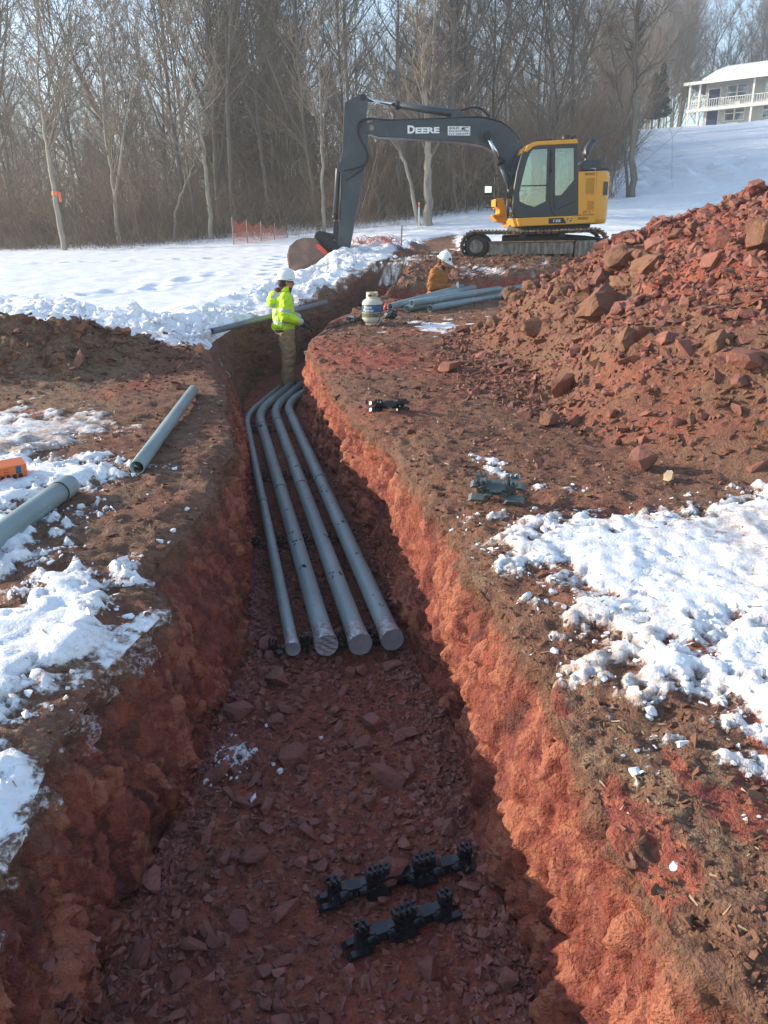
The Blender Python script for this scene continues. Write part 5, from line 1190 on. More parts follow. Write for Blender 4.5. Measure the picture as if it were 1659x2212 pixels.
def hand(bm, wrist, d, up, side, curl, L=.185, thick=1.0):
    """palm, four unequal fingers with knuckle bends, thumb off the side of the palm"""
    d = np.asarray(d, float) / np.linalg.norm(d); up = np.asarray(up, float); up = up - d * (up @ d); up /= np.linalg.norm(up); w = np.cross(up, d) * side
    wrist = np.asarray(wrist, float); palm = wrist + d * L * .5
    for s in (-.75, -.25, .25, .75): capsule(bm, wrist + d * .01 + w * s * .028, palm + w * s * .042, .016 * thick, .013 * thick, 8)
    for s, l in ((-.8, .068), (-.27, .082), (.27, .086), (.8, .076)):
        p0 = palm + w * s * .042; c1 = curl; a1 = d * math.cos(c1) - up * math.sin(c1); p1 = p0 + a1 * l * .45
        a2 = d * math.cos(c1 * 2.0) - up * math.sin(c1 * 2.0); p2 = p1 + a2 * l * .33; a3 = d * math.cos(c1 * 2.7) - up * math.sin(c1 * 2.7); p3_ = p2 + a3 * l * .25
        capsule(bm, p0, p1, .0105 * thick, .0095 * thick, 8); capsule(bm, p1, p2, .0095 * thick, .0088 * thick, 8); capsule(bm, p2, p3_, .0088 * thick, .0075 * thick, 8)
    t0 = wrist + d * L * .2 + w * .030; t1 = t0 + (d * .6 + w * .7 - up * .3) * .045; t2 = t1 + (d * .9 + w * .15 - up * .45) * .036
    capsule(bm, t0, t1, .014 * thick, .012 * thick, 8); capsule(bm, t1, t2, .012 * thick, .009 * thick, 8)

# worker in the trench, hi-vis jacket, seen from behind his right shoulder
wb = at_z(626, 832, -.655); wb[2] = surf(wb[0], wb[1]) - .01
WA = thing('person', 'worker in yellow hi-vis jacket and white hard hat standing in the trench', 'person', wb)
xa_ = (Matrix.Rotation(math.radians(14), 3, 'Z'), wb)
HD_ = (.045, 0, 1.600); ht = math.radians(4)
def body_a(bm):
    face(bm, HD_, ht); capsule(bm, (-.01, 0, 1.42), (.02, 0, 1.53), .062, .056)
    capsule(bm, (-.01, 0, .95), (-.01, 0, 1.38), .12, .12, 14, 1.25, (0, 1, 0))
    for s in (-1, 1):
        capsule(bm, (-.01, s * .10, .90), (.01, s * .10, .52), .085, .062); capsule(bm, (.01, s * .10, .52), (-.01, s * .10, .12), .06, .045); capsule(bm, (-.01, s * .10, .06), (.14, s * .11, .035), .042, .036)
    capsule(bm, (-.01, -.20, 1.38), (-.03, -.25, 1.10), .05, .042); capsule(bm, (-.03, -.25, 1.10), (.22, -.21, .98), .04, .03)
    capsule(bm, (-.01, .20, 1.38), (.03, .25, 1.12), .05, .042); capsule(bm, (.03, .25, 1.12), (.25, .14, 1.02), .04, .03)
blob('body', body_a, xa_, WA, 'skin', .011, 2)
def gloves_a(bm):
    capsule(bm, (.17, -.225, 1.01), (.25, -.20, .955), .040, .034); hand(bm, (.25, -.20, .955), (.9, .12, -.42), (.3, -.2, .9), 1, .42, thick=1.15)
    capsule(bm, (.20, .175, 1.045), (.27, .13, 1.01), .040, .034); hand(bm, (.27, .13, 1.01), (.9, -.1, -.3), (.2, .1, .9), -1, .45, thick=1.15)
blob('gloves', gloves_a, xa_, WA, 'black_cloth', .007, 1)
def jacket_a(bm):
    capsule(bm, (-.035, 0, .93), (-.03, 0, 1.30), .165, .165, 20, 1.25, (0, 1, 0)); ellipsoid(bm, (-.03, 0, 1.33), (.16, .215, .13)); ellipsoid(bm, (-.06, 0, .95), (.17, .21, .10))
    capsule(bm, (-.01, -.19, 1.37), (-.05, -.285, 1.10), .090, .082); capsule(bm, (-.05, -.285, 1.10), (.17, -.235, 1.02), .080, .058)
    capsule(bm, (-.01, .19, 1.37), (.02, .28, 1.12), .090, .082); capsule(bm, (.02, .28, 1.12), (.20, .17, 1.05), .080, .058)
    capsule(bm, (-.02, 0, 1.40), (.01, 0, 1.47), .10, .085)
    ellipsoid(bm, (-.20, -.01, 1.33), (.075, .13, .105)); ellipsoid(bm, (-.16, 0, 1.42), (.07, .11, .05))
def pick_a(c):
    x, y, z = c
    arm = abs(y) > .235 or (x > .14)
    if not arm and .985 < z < 1.04: return 1
    if not arm and z > 1.04 and .085 < abs(y + .0) < .125 and x > -.22: return 1
    if arm and abs(y) > .22 and 1.165 < z + .15 * x < 1.215 and x < .1: return 1
    if arm and x > .155: return 1
    if not arm and z < .90: return 2
    return 0
blob('jacket', jacket_a, xa_, WA, ['hi_vis', 'reflective', 'black_cloth'], .011, 4, .018, 8, 3, pick_a)
def coll_a(bm): capsule(bm, (-.045, 0, 1.43), (-.005, 0, 1.505), .088, .074); ellipsoid(bm, (-.10, 0, 1.475), (.055, .075, .04))
blob('hood_collar', coll_a, xa_, WA, 'maroon_cloth', .010, 2, .01, 12, 4)
def scarf_a(bm): capsule(bm, (.02, 0, 1.43), (.06, 0, 1.50), .075, .062)
blob('face_scarf', scarf_a, xa_, WA, 'black_cloth', .010, 2)
def trou_a(bm):
    ellipsoid(bm, (-.03, 0, .88), (.150, .185, .13))
    for s in (-1, 1):
        capsule(bm, (-.02, s * .085, .86), (.015, s * .092, .50), .118, .094); capsule(bm, (.015, s * .092, .50), (-.02, s * .095, .09), .092, .088)
blob('trousers', trou_a, xa_, WA, 'tan_canvas', .012, 3, .020, 7, 6)
def boots(bm):
    for s in (-1, 1): capsule(bm, (-.03, s * .10, .05), (-.02, s * .10, .13), .055, .06); capsule(bm, (-.03, s * .10, .045), (.15, s * .115, .04), .05, .045)
blob('boots', boots, xa_, WA, 'boot_leather', .010, 2)
def hair_a(bm): ellipsoid(bm, (.0, 0, 1.61), (.088, .083, .085)); ellipsoid(bm, (-.035, 0, 1.58), (.062, .072, .07))
blob('hair', hair_a, xa_, WA, 'hair', .010, 2)
hard_hat(xa_, (.040, 0, 1.640), ht, WA); glasses(xa_, HD_, ht, WA)

# worker in the second dig, brown canvas jacket, looking down at his hands
wc = at_y(947, 541, 15.75); wc = np.array([wc[0], 15.75, wc[2] - 1.74])
WB = thing('person', 'worker in brown canvas jacket and white hard hat beside the pipe stack', 'person', wc)
xb_ = (Matrix.Rotation(math.radians(-28), 3, 'Z'), wc); HB = (.13, 0, 1.545); hb_t = math.radians(26)
def body_b(bm):
    face(bm, HB, hb_t); capsule(bm, (.03, 0, 1.38), (.09, 0, 1.48), .062, .055); capsule(bm, (-.03, 0, .95), (.02, 0, 1.35), .12, .12, 14, 1.25, (0, 1, 0))
    for s in (-1, 1):
        capsule(bm, (-.03, s * .10, .90), (.0, s * .11, .52), .085, .062); capsule(bm, (.0, s * .11, .52), (-.02, s * .11, .12), .06, .045); capsule(bm, (-.02, s * .11, .06), (.13, s * .12, .035), .042, .036)
        capsule(bm, (.02, s * .20, 1.34), (-.01, s * .27, 1.08), .05, .042); capsule(bm, (-.01, s * .27, 1.08), (.30, s * .07, 1.08), .04, .028)
    hand(bm, (.29, -.075, 1.08), (.75, .45, .1), (.1, -.5, .9), 1, .5); hand(bm, (.29, .075, 1.06), (.75, -.45, .05), (.1, .5, .9), -1, .5)
blob('body', body_b, xb_, WB, 'skin', .010, 2)
def jacket_b(bm):
    capsule(bm, (-.05, 0, .86), (.0, 0, 1.24), .17, .165, 20, 1.28, (0, 1, 0)); ellipsoid(bm, (.005, 0, 1.30), (.155, .22, .13))
    for s in (-1, 1): capsule(bm, (.02, s * .195, 1.34), (-.02, s * .29, 1.08), .092, .085); capsule(bm, (-.02, s * .29, 1.08), (.255, s * .095, 1.08), .080, .056)
    capsule(bm, (.0, 0, 1.36), (.05, 0, 1.44), .105, .085)
blob('jacket', jacket_b, xb_, WB, 'brown_canvas', .012, 3, .022, 7, 9)
def coll_b(bm): capsule(bm, (.06, 0, 1.37), (.10, 0, 1.45), .078, .068)
blob('face_scarf', coll_b, xb_, WB, 'black_cloth', .010, 2)
def trou_b(bm):
    ellipsoid(bm, (-.04, 0, .86), (.15, .185, .13))
    for s in (-1, 1): capsule(bm, (-.03, s * .09, .84), (.01, s * .105, .50), .115, .092); capsule(bm, (.01, s * .105, .50), (-.03, s * .105, .09), .09, .085)
blob('trousers', trou_b, xb_, WB, 'tan_canvas', .013, 3, .02, 7, 10)
blob('boots', boots, xb_, WB, 'boot_leather', .012, 2)
def hair_b(bm): ellipsoid(bm, (.085, 0, 1.56), (.088, .083, .085)); ellipsoid(bm, (.05, 0, 1.54), (.062, .072, .07))
blob('hair', hair_b, xb_, WB, 'hair', .010, 2)
hard_hat(xb_, (.135, 0, 1.580), hb_t, WB, 'sticker_blue'); glasses(xb_, HB, hb_t, WB)
hc_ = xb_[0] @ Vector((.41, 0, 1.075)) + Vector(wc)
CN = thing('spray_can', 'small pale can held in both hands of the brown jacket worker', 'can', hc_)
bm = bmesh.new(); b_lathe(bm, [(0, -.07), (.028, -.07), (.03, -.06), (.03, .05), (.02, .065), (0, .066)], hc_, 16); put('can_body', bm_mesh(bm), CN, mats='paper', smooth=False)
bm = bmesh.new(); b_lathe(bm, [(0, .066), (.014, .066), (.014, .09), (0, .092)], hc_, 12); put('can_cap', bm_mesh(bm), CN, mats='cream_paint', smooth=False)

# ------------------------------------------------------------------ house on the rise
simple('siding', (0.47, 0.47, 0.44), 0.8, col2=(0.41, 0.41, 0.385), scale=2)
simple('trim', (0.70, 0.70, 0.65), 0.7)
simple('door_blue', (0.018, 0.035, 0.10), 0.5)
simple('shingle', (0.06, 0.06, 0.065), 0.9, col2=(0.10, 0.10, 0.105), scale=6)
hl = at_y(1478, 282, 103.0); zb = float(hl[2]); dk = at_y(1478, 238, 103.0)[2]
hr_ = at_z(np.float64(1662), np.float64(219), float(dk)); ev_ = hr_ - np.array([hl[0], 103.0, dk]); ha = math.atan2(ev_[1], ev_[0])
HA = np.array([math.cos(ha), math.sin(ha), 0]); HB_ = np.array([-math.sin(ha), math.cos(ha), 0])
HO_ = np.array([hl[0], 103.0, zb])
def hw(a, b, z): return HO_ + HA * a + HB_ * b + np.array([0, 0, z])
HS = thing('house', 'two storey cream house with balconies and snow covered roof on the rise', 'house', HO_)
def hbox(name, a0, a1, b0, b1, z0, z1, mat, parent=None):
    bm = bmesh.new(); vs = b_box(bm, (a0, b0, z0), (a1, b1, z1))
    for v in vs: v.co = hw(v.co.x, v.co.y, v.co.z)
    return put(name, bm_mesh(bm), parent or HS, mats=mat, smooth=False)
s1 = float(dk) - zb; LEN = 26.0; EV = s1 + 2.75
wl_ = hbox('wall', 1.6, LEN, 1.7, 9.0, -2.5, EV, 'siding')
for k in range(int((EV + .5) / .22)): hbox('siding_board', 1.6, LEN, 1.672, 1.70, k * .22 + .03, k * .22 + .19, 'siding', wl_)
hbox('balcony_deck', 0, LEN, 0, 1.75, s1 - .18, s1, 'trim'); hbox('balcony_fascia', -.05, LEN, -.06, 0, s1 - .30, s1 + .03, 'trim')
hbox('ground_slab', 0, LEN, 0, 1.75, -2.5, -.02, 'siding')
for a in (.08, 1.25, 7.2, 13.6, 20): hbox('post', a, a + .2, .02, .22, -.5, EV, 'trim')
for z in (.1, .92): hbox('rail', 0, LEN, .08, .14, s1 + z, s1 + z + .06, 'trim')
for k in range(int(LEN / .26)): hbox('baluster', .2 + k * .26, .25 + k * .26, .09, .13, s1 + .1, s1 + .95, 'trim')
for k in range(6): hbox('stair_tread', .1 + k * .0, 1.3, .4 + k * .5, .7 + k * .5, s1 + .35 * k, s1 + .35 * k + .06, 'trim')
def win(a, z, w=1.1, h=1.45):
    f = hbox('window', a - .08, a + w + .08, 1.60, 1.69, z - .08, z + h + .08, 'trim'); hbox('pane', a, a + w, 1.585, 1.60, z, z + h, 'window_glass', f); hbox('glazing_bar', a, a + w, 1.572, 1.584, z + h * .48, z + h * .53, 'trim', f)
for z0 in (0, s1):
    for base in (0, 6.4, 12.9, 19.3):
        mirror_ = base not in (0, 12.9)
        d0 = base + (2.0 if not mirror_ else 4.6); w0_ = base + (4.1 if not mirror_ else 1.9)
        d_ = hbox('door', d0, d0 + 1.25, 1.60, 1.69, z0, z0 + 2.15, 'door_blue'); hbox('door_frame', d0 - .12, d0 + 1.37, 1.65, 1.695, z0, z0 + 2.28, 'trim', d_)
        win(w0_, z0 + .85, .95); win(w0_ + 1.15, z0 + .85, .95); hbox('air_unit', w0_ + .3, w0_ + 1.5, 1.5, 1.69, z0 + .25, z0 + .62, 'trim')
# roof with snow on the slope and a dormer
def hquad(name, pts, th, mat, parent=None):
    bm = bmesh.new(); t_ = [bm.verts.new(hw(*p)) for p in pts]; b_ = [bm.verts.new(hw(p[0], p[1], p[2] - th)) for p in pts]; n = len(pts); bm.faces.new(t_); bm.faces.new(b_[::-1])
    for k in range(n): bm.faces.new((t_[k], b_[k], b_[(k + 1) % n], t_[(k + 1) % n]))
    return put(name, bm_mesh(bm), parent or HS, mats=mat, smooth=False)
RF = hquad('roof', [(-.4, -.5, EV + .1), (LEN, -.5, EV + .1), (LEN, 5.0, EV + 2.15), (2.6, 5.0, EV + 2.15), (1.5, 3.2, EV + 1.5)], .18, 'shingle')
hquad('roof', [(LEN, 5.0, EV + 2.15), (LEN, 10, EV + .1), (-.4, 10, EV + .1), (2.6, 5.0, EV + 2.15)], .18, 'shingle'); hquad('roof', [(-.4, 10, EV + .1), (-.4, -.5, EV + .1), (1.5, 3.2, EV + 1.5), (2.6, 5, EV + 2.15)], .18, 'shingle')
hquad('roof_snow', [(1.6, -.3, EV + .34), (9.0, -.3, EV + .34), (9.3, 1.2, EV + .92), (9.3, 4.9, EV + 2.29), (2.9, 4.9, EV + 2.29), (2.2, 3.0, EV + 1.62)], .16, 'snow_lump', RF); hquad('roof_snow', [(13.6, .2, EV + .6), (LEN, -.3, EV + .34), (LEN, 4.9, EV + 2.29), (11, 4.9, EV + 2.29)], .16, 'snow_lump', RF)
hbox('fascia', -.45, LEN, -.56, -.48, EV - .22, EV + .12, 'trim')
DM = hbox('dormer', 10.0, 12.4, .3, 4.0, EV + .4, EV + 2.4, 'siding'); hbox('dormer_window', 10.8, 11.6, .24, .30, EV + .9, EV + 2.0, 'trim', DM); hbox('dormer_pane', 10.95, 11.45, .22, .24, EV + 1.05, EV + 1.85, 'window_glass', DM)
for sgn in (-1, 1): hquad('dormer_roof', [(11.2, 0, EV + 3.3), (11.2, 4.6, EV + 3.3), (11.2 + sgn * 1.7, 4.6, EV + 2.3), (11.2 + sgn * 1.7, 0, EV + 2.3)], .14, 'trim' if sgn < 0 else 'shingle', DM)
bm = bmesh.new(); tri = [(10.0, EV + 2.4), (12.4, EV + 2.4), (11.2, EV + 3.2)]; a_ = [bm.verts.new(hw(x, .3, z)) for x, z in tri]; b_ = [bm.verts.new(hw(x, .5, z)) for x, z in tri]; bm.faces.new(a_); bm.faces.new(b_[::-1])
for k in range(3): bm.faces.new((a_[k], b_[k], b_[(k + 1) % 3], a_[(k + 1) % 3]))
put('dormer_gable', bm_mesh(bm), DM, mats='siding', smooth=False)

# ------------------------------------------------------------------ woods
simple('bark_grey', (0.12, 0.103, 0.086), 0.9, col2=(0.19, 0.165, 0.135), scale=2.0, vs=(1, 1, .2), bmp=.5, bscale=12)
simple('bark_pale', (0.30, 0.265, 0.215), 0.9, col2=(0.19, 0.165, 0.135), scale=2.4, vs=(1, 1, .3), bmp=.4, bscale=12)
simple('twig', (0.165, 0.136, 0.108), 0.9, col2=(0.235, 0.19, 0.148), scale=.6)
simple('brush', (0.185, 0.132, 0.090), 0.95, col2=(0.31, 0.215, 0.14), scale=.5)
simple('pine_needles', (0.028, 0.042, 0.026), 0.9, col2=(0.045, 0.058, 0.035), scale=1.0)
simple('ribbon', (0.80, 0.16, 0.07), 0.6)
simple('fence_orange', (0.55, 0.13, 0.06), 0.7)
class Tubes:
    def __init__(s): s.V = []; s.Q = []; s.o = 0
    def add(s, pts, radii, n):
        pts = np.asarray(pts, float); K = len(pts); d = np.gradient(pts, axis=0); d /= np.linalg.norm(d, axis=1)[:, None] + 1e-9
        ref = np.array([0.31, 0.95, 0.05]); u = np.cross(d, ref); u /= np.linalg.norm(u, axis=1)[:, None] + 1e-9; v = np.cross(u, d)
        t = np.arange(n) * 2 * np.pi / n; ring = pts[:, None] + np.asarray(radii)[:, None, None] * (np.cos(t)[None, :, None] * u[:, None] + np.sin(t)[None, :, None] * v[:, None])
        s.V.append(ring.reshape(-1, 3)); k = np.arange(K - 1)[:, None] * n + s.o; j = np.arange(n)[None]; j2 = (j + 1) % n
        s.Q.append(np.stack([k + j, k + j2, k + n + j2, k + n + j], -1).reshape(-1, 4)); s.o += K * n
    def mesh(s, name): return npmesh(name, np.concatenate(s.V), Fq=np.concatenate(s.Q))
def limb(r, p, d, L, K, wander, lift):
    pts = [np.array(p, float)]; d = np.array(d, float); d /= np.linalg.norm(d)
    for k in range(K):
        d = d + r.normal(0, wander, 3) + np.array([0, 0, lift]); d /= np.linalg.norm(d); pts.append(pts[-1] + d * L / K)
    return np.array(pts)
def grow(seed, H, r0, lean=(0, 0), first=.3, nb=16, fork=0, spread=.75, dens=1.0, path=None):
    r = np.random.default_rng(seed); T, B_ = Tubes(), Tubes()
    tr_ = limb(r, (0, 0, -.3), (lean[0], lean[1], 1), H, 16, .035, .03) if path is None else np.array(path, float)
    K = len(tr_); T.add(tr_, r0 * (1.25 * np.exp(-np.arange(K) * 1.2) * .3 + (1 - np.arange(K) / (K - .4)) ** .85), 8)
    stems = [(tr_, r0, H)]
    for f in range(fork):
        i = int(K * r.uniform(.18, .42)); a = r.uniform(0, 6.28); st = limb(r, tr_[i], (math.cos(a) * .55, math.sin(a) * .55, 1), H * r.uniform(.5, .7), 12, .04, .05); rr = r0 * .62
        T.add(st, rr * (1 - np.arange(13) / 12.6) ** .85, 7); stems.append((st, rr, H * .6))
    for st, rr, h_ in stems:
        n_ = int(nb * dens * (1 if h_ == H else .6))
        for b in range(n_):
            f = first + (1 - first) * (b + r.uniform()) / n_; i = min(int(f * (len(st) - 1)), len(st) - 2); p = st[i] + (st[i + 1] - st[i]) * (f * (len(st) - 1) - i)
            a = r.uniform(0, 6.28); L = h_ * r.uniform(.20, .38) * (1.15 - .75 * f); up = r.uniform(.5, 1.1)
            br = limb(r, p, (math.cos(a) * spread, math.sin(a) * spread, up), L, 6, .11, .06); r1 = max(.012, rr * (1 - f) * .5 + .012)
            B_.add(br, r1 * (1 - np.arange(7) / 7) + .004, 5)
            for s in range(6):
                j = r.integers(1, 6); q = br[j]; a2 = br[j] - br[j - 1]; a2 /= np.linalg.norm(a2); L2 = L * r.uniform(.35, .65)
                sb = limb(r, q, a2 + r.normal(0, .55, 3) + [0, 0, .15], L2, 4, .13, .05); B_.add(sb, np.linspace(max(.012, r1 * .4), .006, 5), 3)
                for w in range(7):
                    jj = r.integers(1, 5); a3 = sb[jj] - sb[jj - 1]; a3 /= np.linalg.norm(a3); tw_ = limb(r, sb[jj], a3 + r.normal(0, .6, 3) + [0, 0, .15], L2 * r.uniform(.3, .6), 2, .15, .05); B_.add(tw_, (.009, .007, .004), 3)
    return T.mesh('trunk'), B_.mesh('crown'), tr_
def place_tree(proto, loc, rz, sc, label, group, name='bare_tree', bark='bark_grey'):
    o = bpy.data.objects.new(name, None); C.objects.link(o); o.location = [float(v) for v in loc]; o.rotation_euler = (0, 0, rz); o.scale = (sc, sc, sc); o.empty_display_size = .2; tag(o, label, 'tree', group)
    for nm, me in zip(('trunk', 'crown'), proto[:2]):
        c_ = bpy.data.objects.new(nm, me); C.objects.link(c_); c_.parent = o
    return o
def proto(seed, *a, bark='bark_grey', **k):
    t = grow(seed, *a, **k); t[0].materials.append(M[bark]); t[1].materials.append(M['twig']); t[0].shade_smooth(); return t
PROTOS = [proto(500 + k, H, r0, fork=fk, first=fi, nb=nb, spread=sp) for k, (H, r0, fk, fi, nb, sp) in enumerate([(19, .10, 0, .28, 26, .6), (21, .125, 1, .30, 26, .6), (17, .09, 0, .22, 26, .7), (22, .14, 1, .34, 26, .55), (15, .07, 1, .18, 24, .7), (18, .10, 2, .25, 22, .6), (20, .11, 0, .40, 26, .75), (13, .055, 0, .15, 26, .7), (16, .085, 2, .2, 22, .8)])]
tr2 = np.random.default_rng(77)
def ground_at(px, py, Y): p = at_y(px, py, Y); return np.array([p[0], Y, float(zg(p[0], Y))])
# edge trees one can tell apart: base pixel, distance, then points up the stem
def edge_tree(seed, base, Y, pts, r0, label, bark, nb=18, first=.35, ribbon=None, fork=0, dens=1.0):
    b = ground_at(*base, Y); way = [b - b] + [at_y(x, y, Y) - b for x, y in pts]
    way[0] = np.array([0, 0, -.3]); pp_ = smooth_path(way, 5); rr_ = np.random.default_rng(seed); pp_ = [p + rr_.normal(0, .03, 3) * (k > 0) for k, p in enumerate(pp_)]
    r0 *= .78; t = grow(seed, float(pp_[-1][2]), r0, first=first, nb=nb, path=pp_, fork=fork, dens=dens); t[0].materials.append(M[bark]); t[1].materials.append(M['twig']); t[0].shade_smooth()
    o = place_tree(t, b, 0, 1, label, 'trees along the field edge')
    if ribbon is not None:
        i = min(range(len(pp_)), key=lambda k: abs(pp_[k][2] - ribbon)); bm = bmesh.new(); b_tube(bm, [pp_[i] + [0, 0, -.09], pp_[i] + [0, 0, .09]], r0 * 1.12, 10, cap=False); b_box(bm, pp_[i] + [r0, -.02, -.35], pp_[i] + [r0 + .12, .0, .05])
        me = bm_mesh(bm); me.materials.append(M['ribbon']); c_ = bpy.data.objects.new('ribbon', me); C.objects.link(c_); c_.parent = o
    return o
edge_tree(601, (140, 549), 37.0, [(122, 440), (105, 330), (90, 250), (82, 120), (78, -60)], .17, 'pale leaning trunk with an orange ribbon at the field edge', 'bark_pale', ribbon=2.6)
edge_tree(602, (257, 526), 39.0, [(248, 440), (240, 370), (225, 260), (215, 120), (190, -40)], .14, 'pale trunk forking into two stems beside the ribboned tree', 'bark_pale', fork=1)
edge_tree(603, (458, 520), 39.0, [(450, 420), (440, 330), (425, 230), (398, 100), (370, -60)], .16, 'tall pale trunk behind the orange mesh fence', 'bark_pale')
edge_tree(604, (366, 508), 39.5, [(385, 440), (408, 380), (428, 320), (440, 250)], .09, 'slender pale stem leaning steeply over the brush', 'bark_pale', nb=10)
edge_tree(605, (700, 505), 38.0, [(697, 400), (695, 300), (690, 180), (688, 60), (680, -80)], .12, 'straight thin pale trunk behind the raised stick', 'bark_pale')
edge_tree(606, (926, 478), 36.0, [(925, 420), (923, 360), (925, 300), (935, 180), (940, 40), (945, -90)], .27, 'stout pale trunk with a low side limb behind the boom', 'bark_pale', fork=1, nb=22)
edge_tree(607, (908, 440), 36.2, [(880, 370), (855, 305), (840, 250), (815, 180)], .12, 'bent pale limb rising left of the stout trunk behind the boom', 'bark_pale', nb=10)
edge_tree(608, (1366, 434), 39.0, [(1367, 340), (1370, 240), (1372, 120), (1378, 0), (1380, -120)], .22, 'tall dark trunk standing alone before the snowy rise', 'bark_grey', nb=24, first=.45, dens=1.3)
edge_tree(609, (1358, 430), 39.3, [(1352, 350), (1345, 260), (1335, 190), (1320, 100), (1300, 0)], .10, 'thin second stem close beside the lone tree at the rise', 'bark_grey', nb=16)
edge_tree(610, (868, 450), 42.0, [(868, 330), (862, 220), (858, 100), (860, -60)], .30, 'thick dark trunk rising above the boom tip', 'bark_grey', nb=22)
edge_tree(611, (905, 445), 43.0, [(908, 320), (905, 200), (900, 80), (905, -60)], .26, 'thick trunk with a pale broken scar above the boom', 'bark_grey', nb=20)
edge_tree(612, (1010, 440), 43.0, [(1008, 330), (1010, 200), (1005, 90), (1015, -60)], .28, 'thick dark trunk rising above the dealer lettering on the boom', 'bark_grey', nb=22)
# the wood behind: whole trees, far ones slighter
def wood_spot(r):
    while True:
        Y = r.uniform(41, 54) if r.uniform() < .28 else r.uniform(56, 92); px = r.uniform(-120, 1480); p = at_y(px, 500, Y)
        lim = 1200 + (Y - 41) * 4.6
        if px < lim: return np.array([p[0], Y, float(zg(p[0], Y)) - .1])
spots = [wood_spot(tr2) for _ in range(150)]
for k, p in enumerate(spots):
    j = tr2.integers(len(PROTOS)); place_tree(PROTOS[j], p, tr2.uniform(0, 6.28), tr2.uniform(.85, 1.15) * (1 if p[1] < 54 else .62), 'bare grey tree standing among many in the dense wood', 'trees of the wood')
for k in range(22):
    px = 1390 + 290 * tr2.uniform(); Y = tr2.uniform(112, 135); p = at_y(px, 260, Y); place_tree(PROTOS[tr2.integers(len(PROTOS))], (p[0], Y, float(zg(p[0], Y)) - .1), tr2.uniform(0, 6.28), tr2.uniform(.75, 1.15), 'bare tree rising behind the house on the rise', 'trees behind the house')
for k in range(34):
    Y = tr2.uniform(108, 128); px = tr2.uniform(1270, 1470); p = at_y(px, 300, Y)
    place_tree(PROTOS[tr2.integers(len(PROTOS))], (p[0], Y, float(zg(p[0], Y)) - .1), tr2.uniform(0, 6.28), tr2.uniform(.75, 1.05), 'bare tree at the margin of the wood beside the snowy rise', 'trees beside the rise')
# evergreens among them
def pine(seed, H, R):
    r = np.random.default_rng(seed); T = Tubes(); T.add(limb(r, (0, 0, -.3), (0, 0, 1), H, 8, .02, .05), np.linspace(.16, .02, 9), 6)
    n = 5200; h = r.uniform(.18, 1, n) ** .8; rad = R * (1.05 - h) * r.uniform(.25, 1, n) ** .5 * (1 + .3 * np.sin(h * 40 + r.uniform(0, 6.28, n) * .3)); a = r.uniform(0, 6.283, n)
    c_ = np.stack([rad * np.cos(a), rad * np.sin(a), h * H - .12 * rad], -1); u = r.normal(size=(n, 3)); u[:, 2] *= .5; u /= np.linalg.norm(u, axis=1)[:, None]; w = np.cross(u, r.normal(size=(n, 3))); w /= np.linalg.norm(w, axis=1)[:, None]
    l = r.uniform(.14, .34, n)[:, None]; V = np.stack([c_ - u * l, c_ + w * l * .28, c_ + u * l, c_ - w * l * .28], 1).reshape(-1, 3)
    me = npmesh('crown', V, Fq=np.arange(n * 4).reshape(-1, 4)); tm = T.mesh('trunk'); tm.materials.append(M['bark_grey']); me.materials.append(M['pine_needles']); return tm, me
PN = [pine(700, 13, 2.6), pine(701, 10, 2.0)]
for px, Y, s, k in [(520, 62, 1.15, 0), (590, 66, 1.1, 0), (560, 58, .9, 1), (480, 70, 1.05, 0), (1420, 84, .62, 1), (1405, 80, .5, 1), (640, 70, 1.0, 0)]:
    p = at_y(px, 300, Y); place_tree(PN[k], (p[0], Y, float(zg(p[0], Y)) - .1), tr2.uniform(0, 6), s, 'dark evergreen half hidden in the bare wood' if px < 1000 else 'small dark evergreen beside the house', 'evergreens in the wood' if px < 1000 else 'evergreens by the house', 'evergreen_tree')
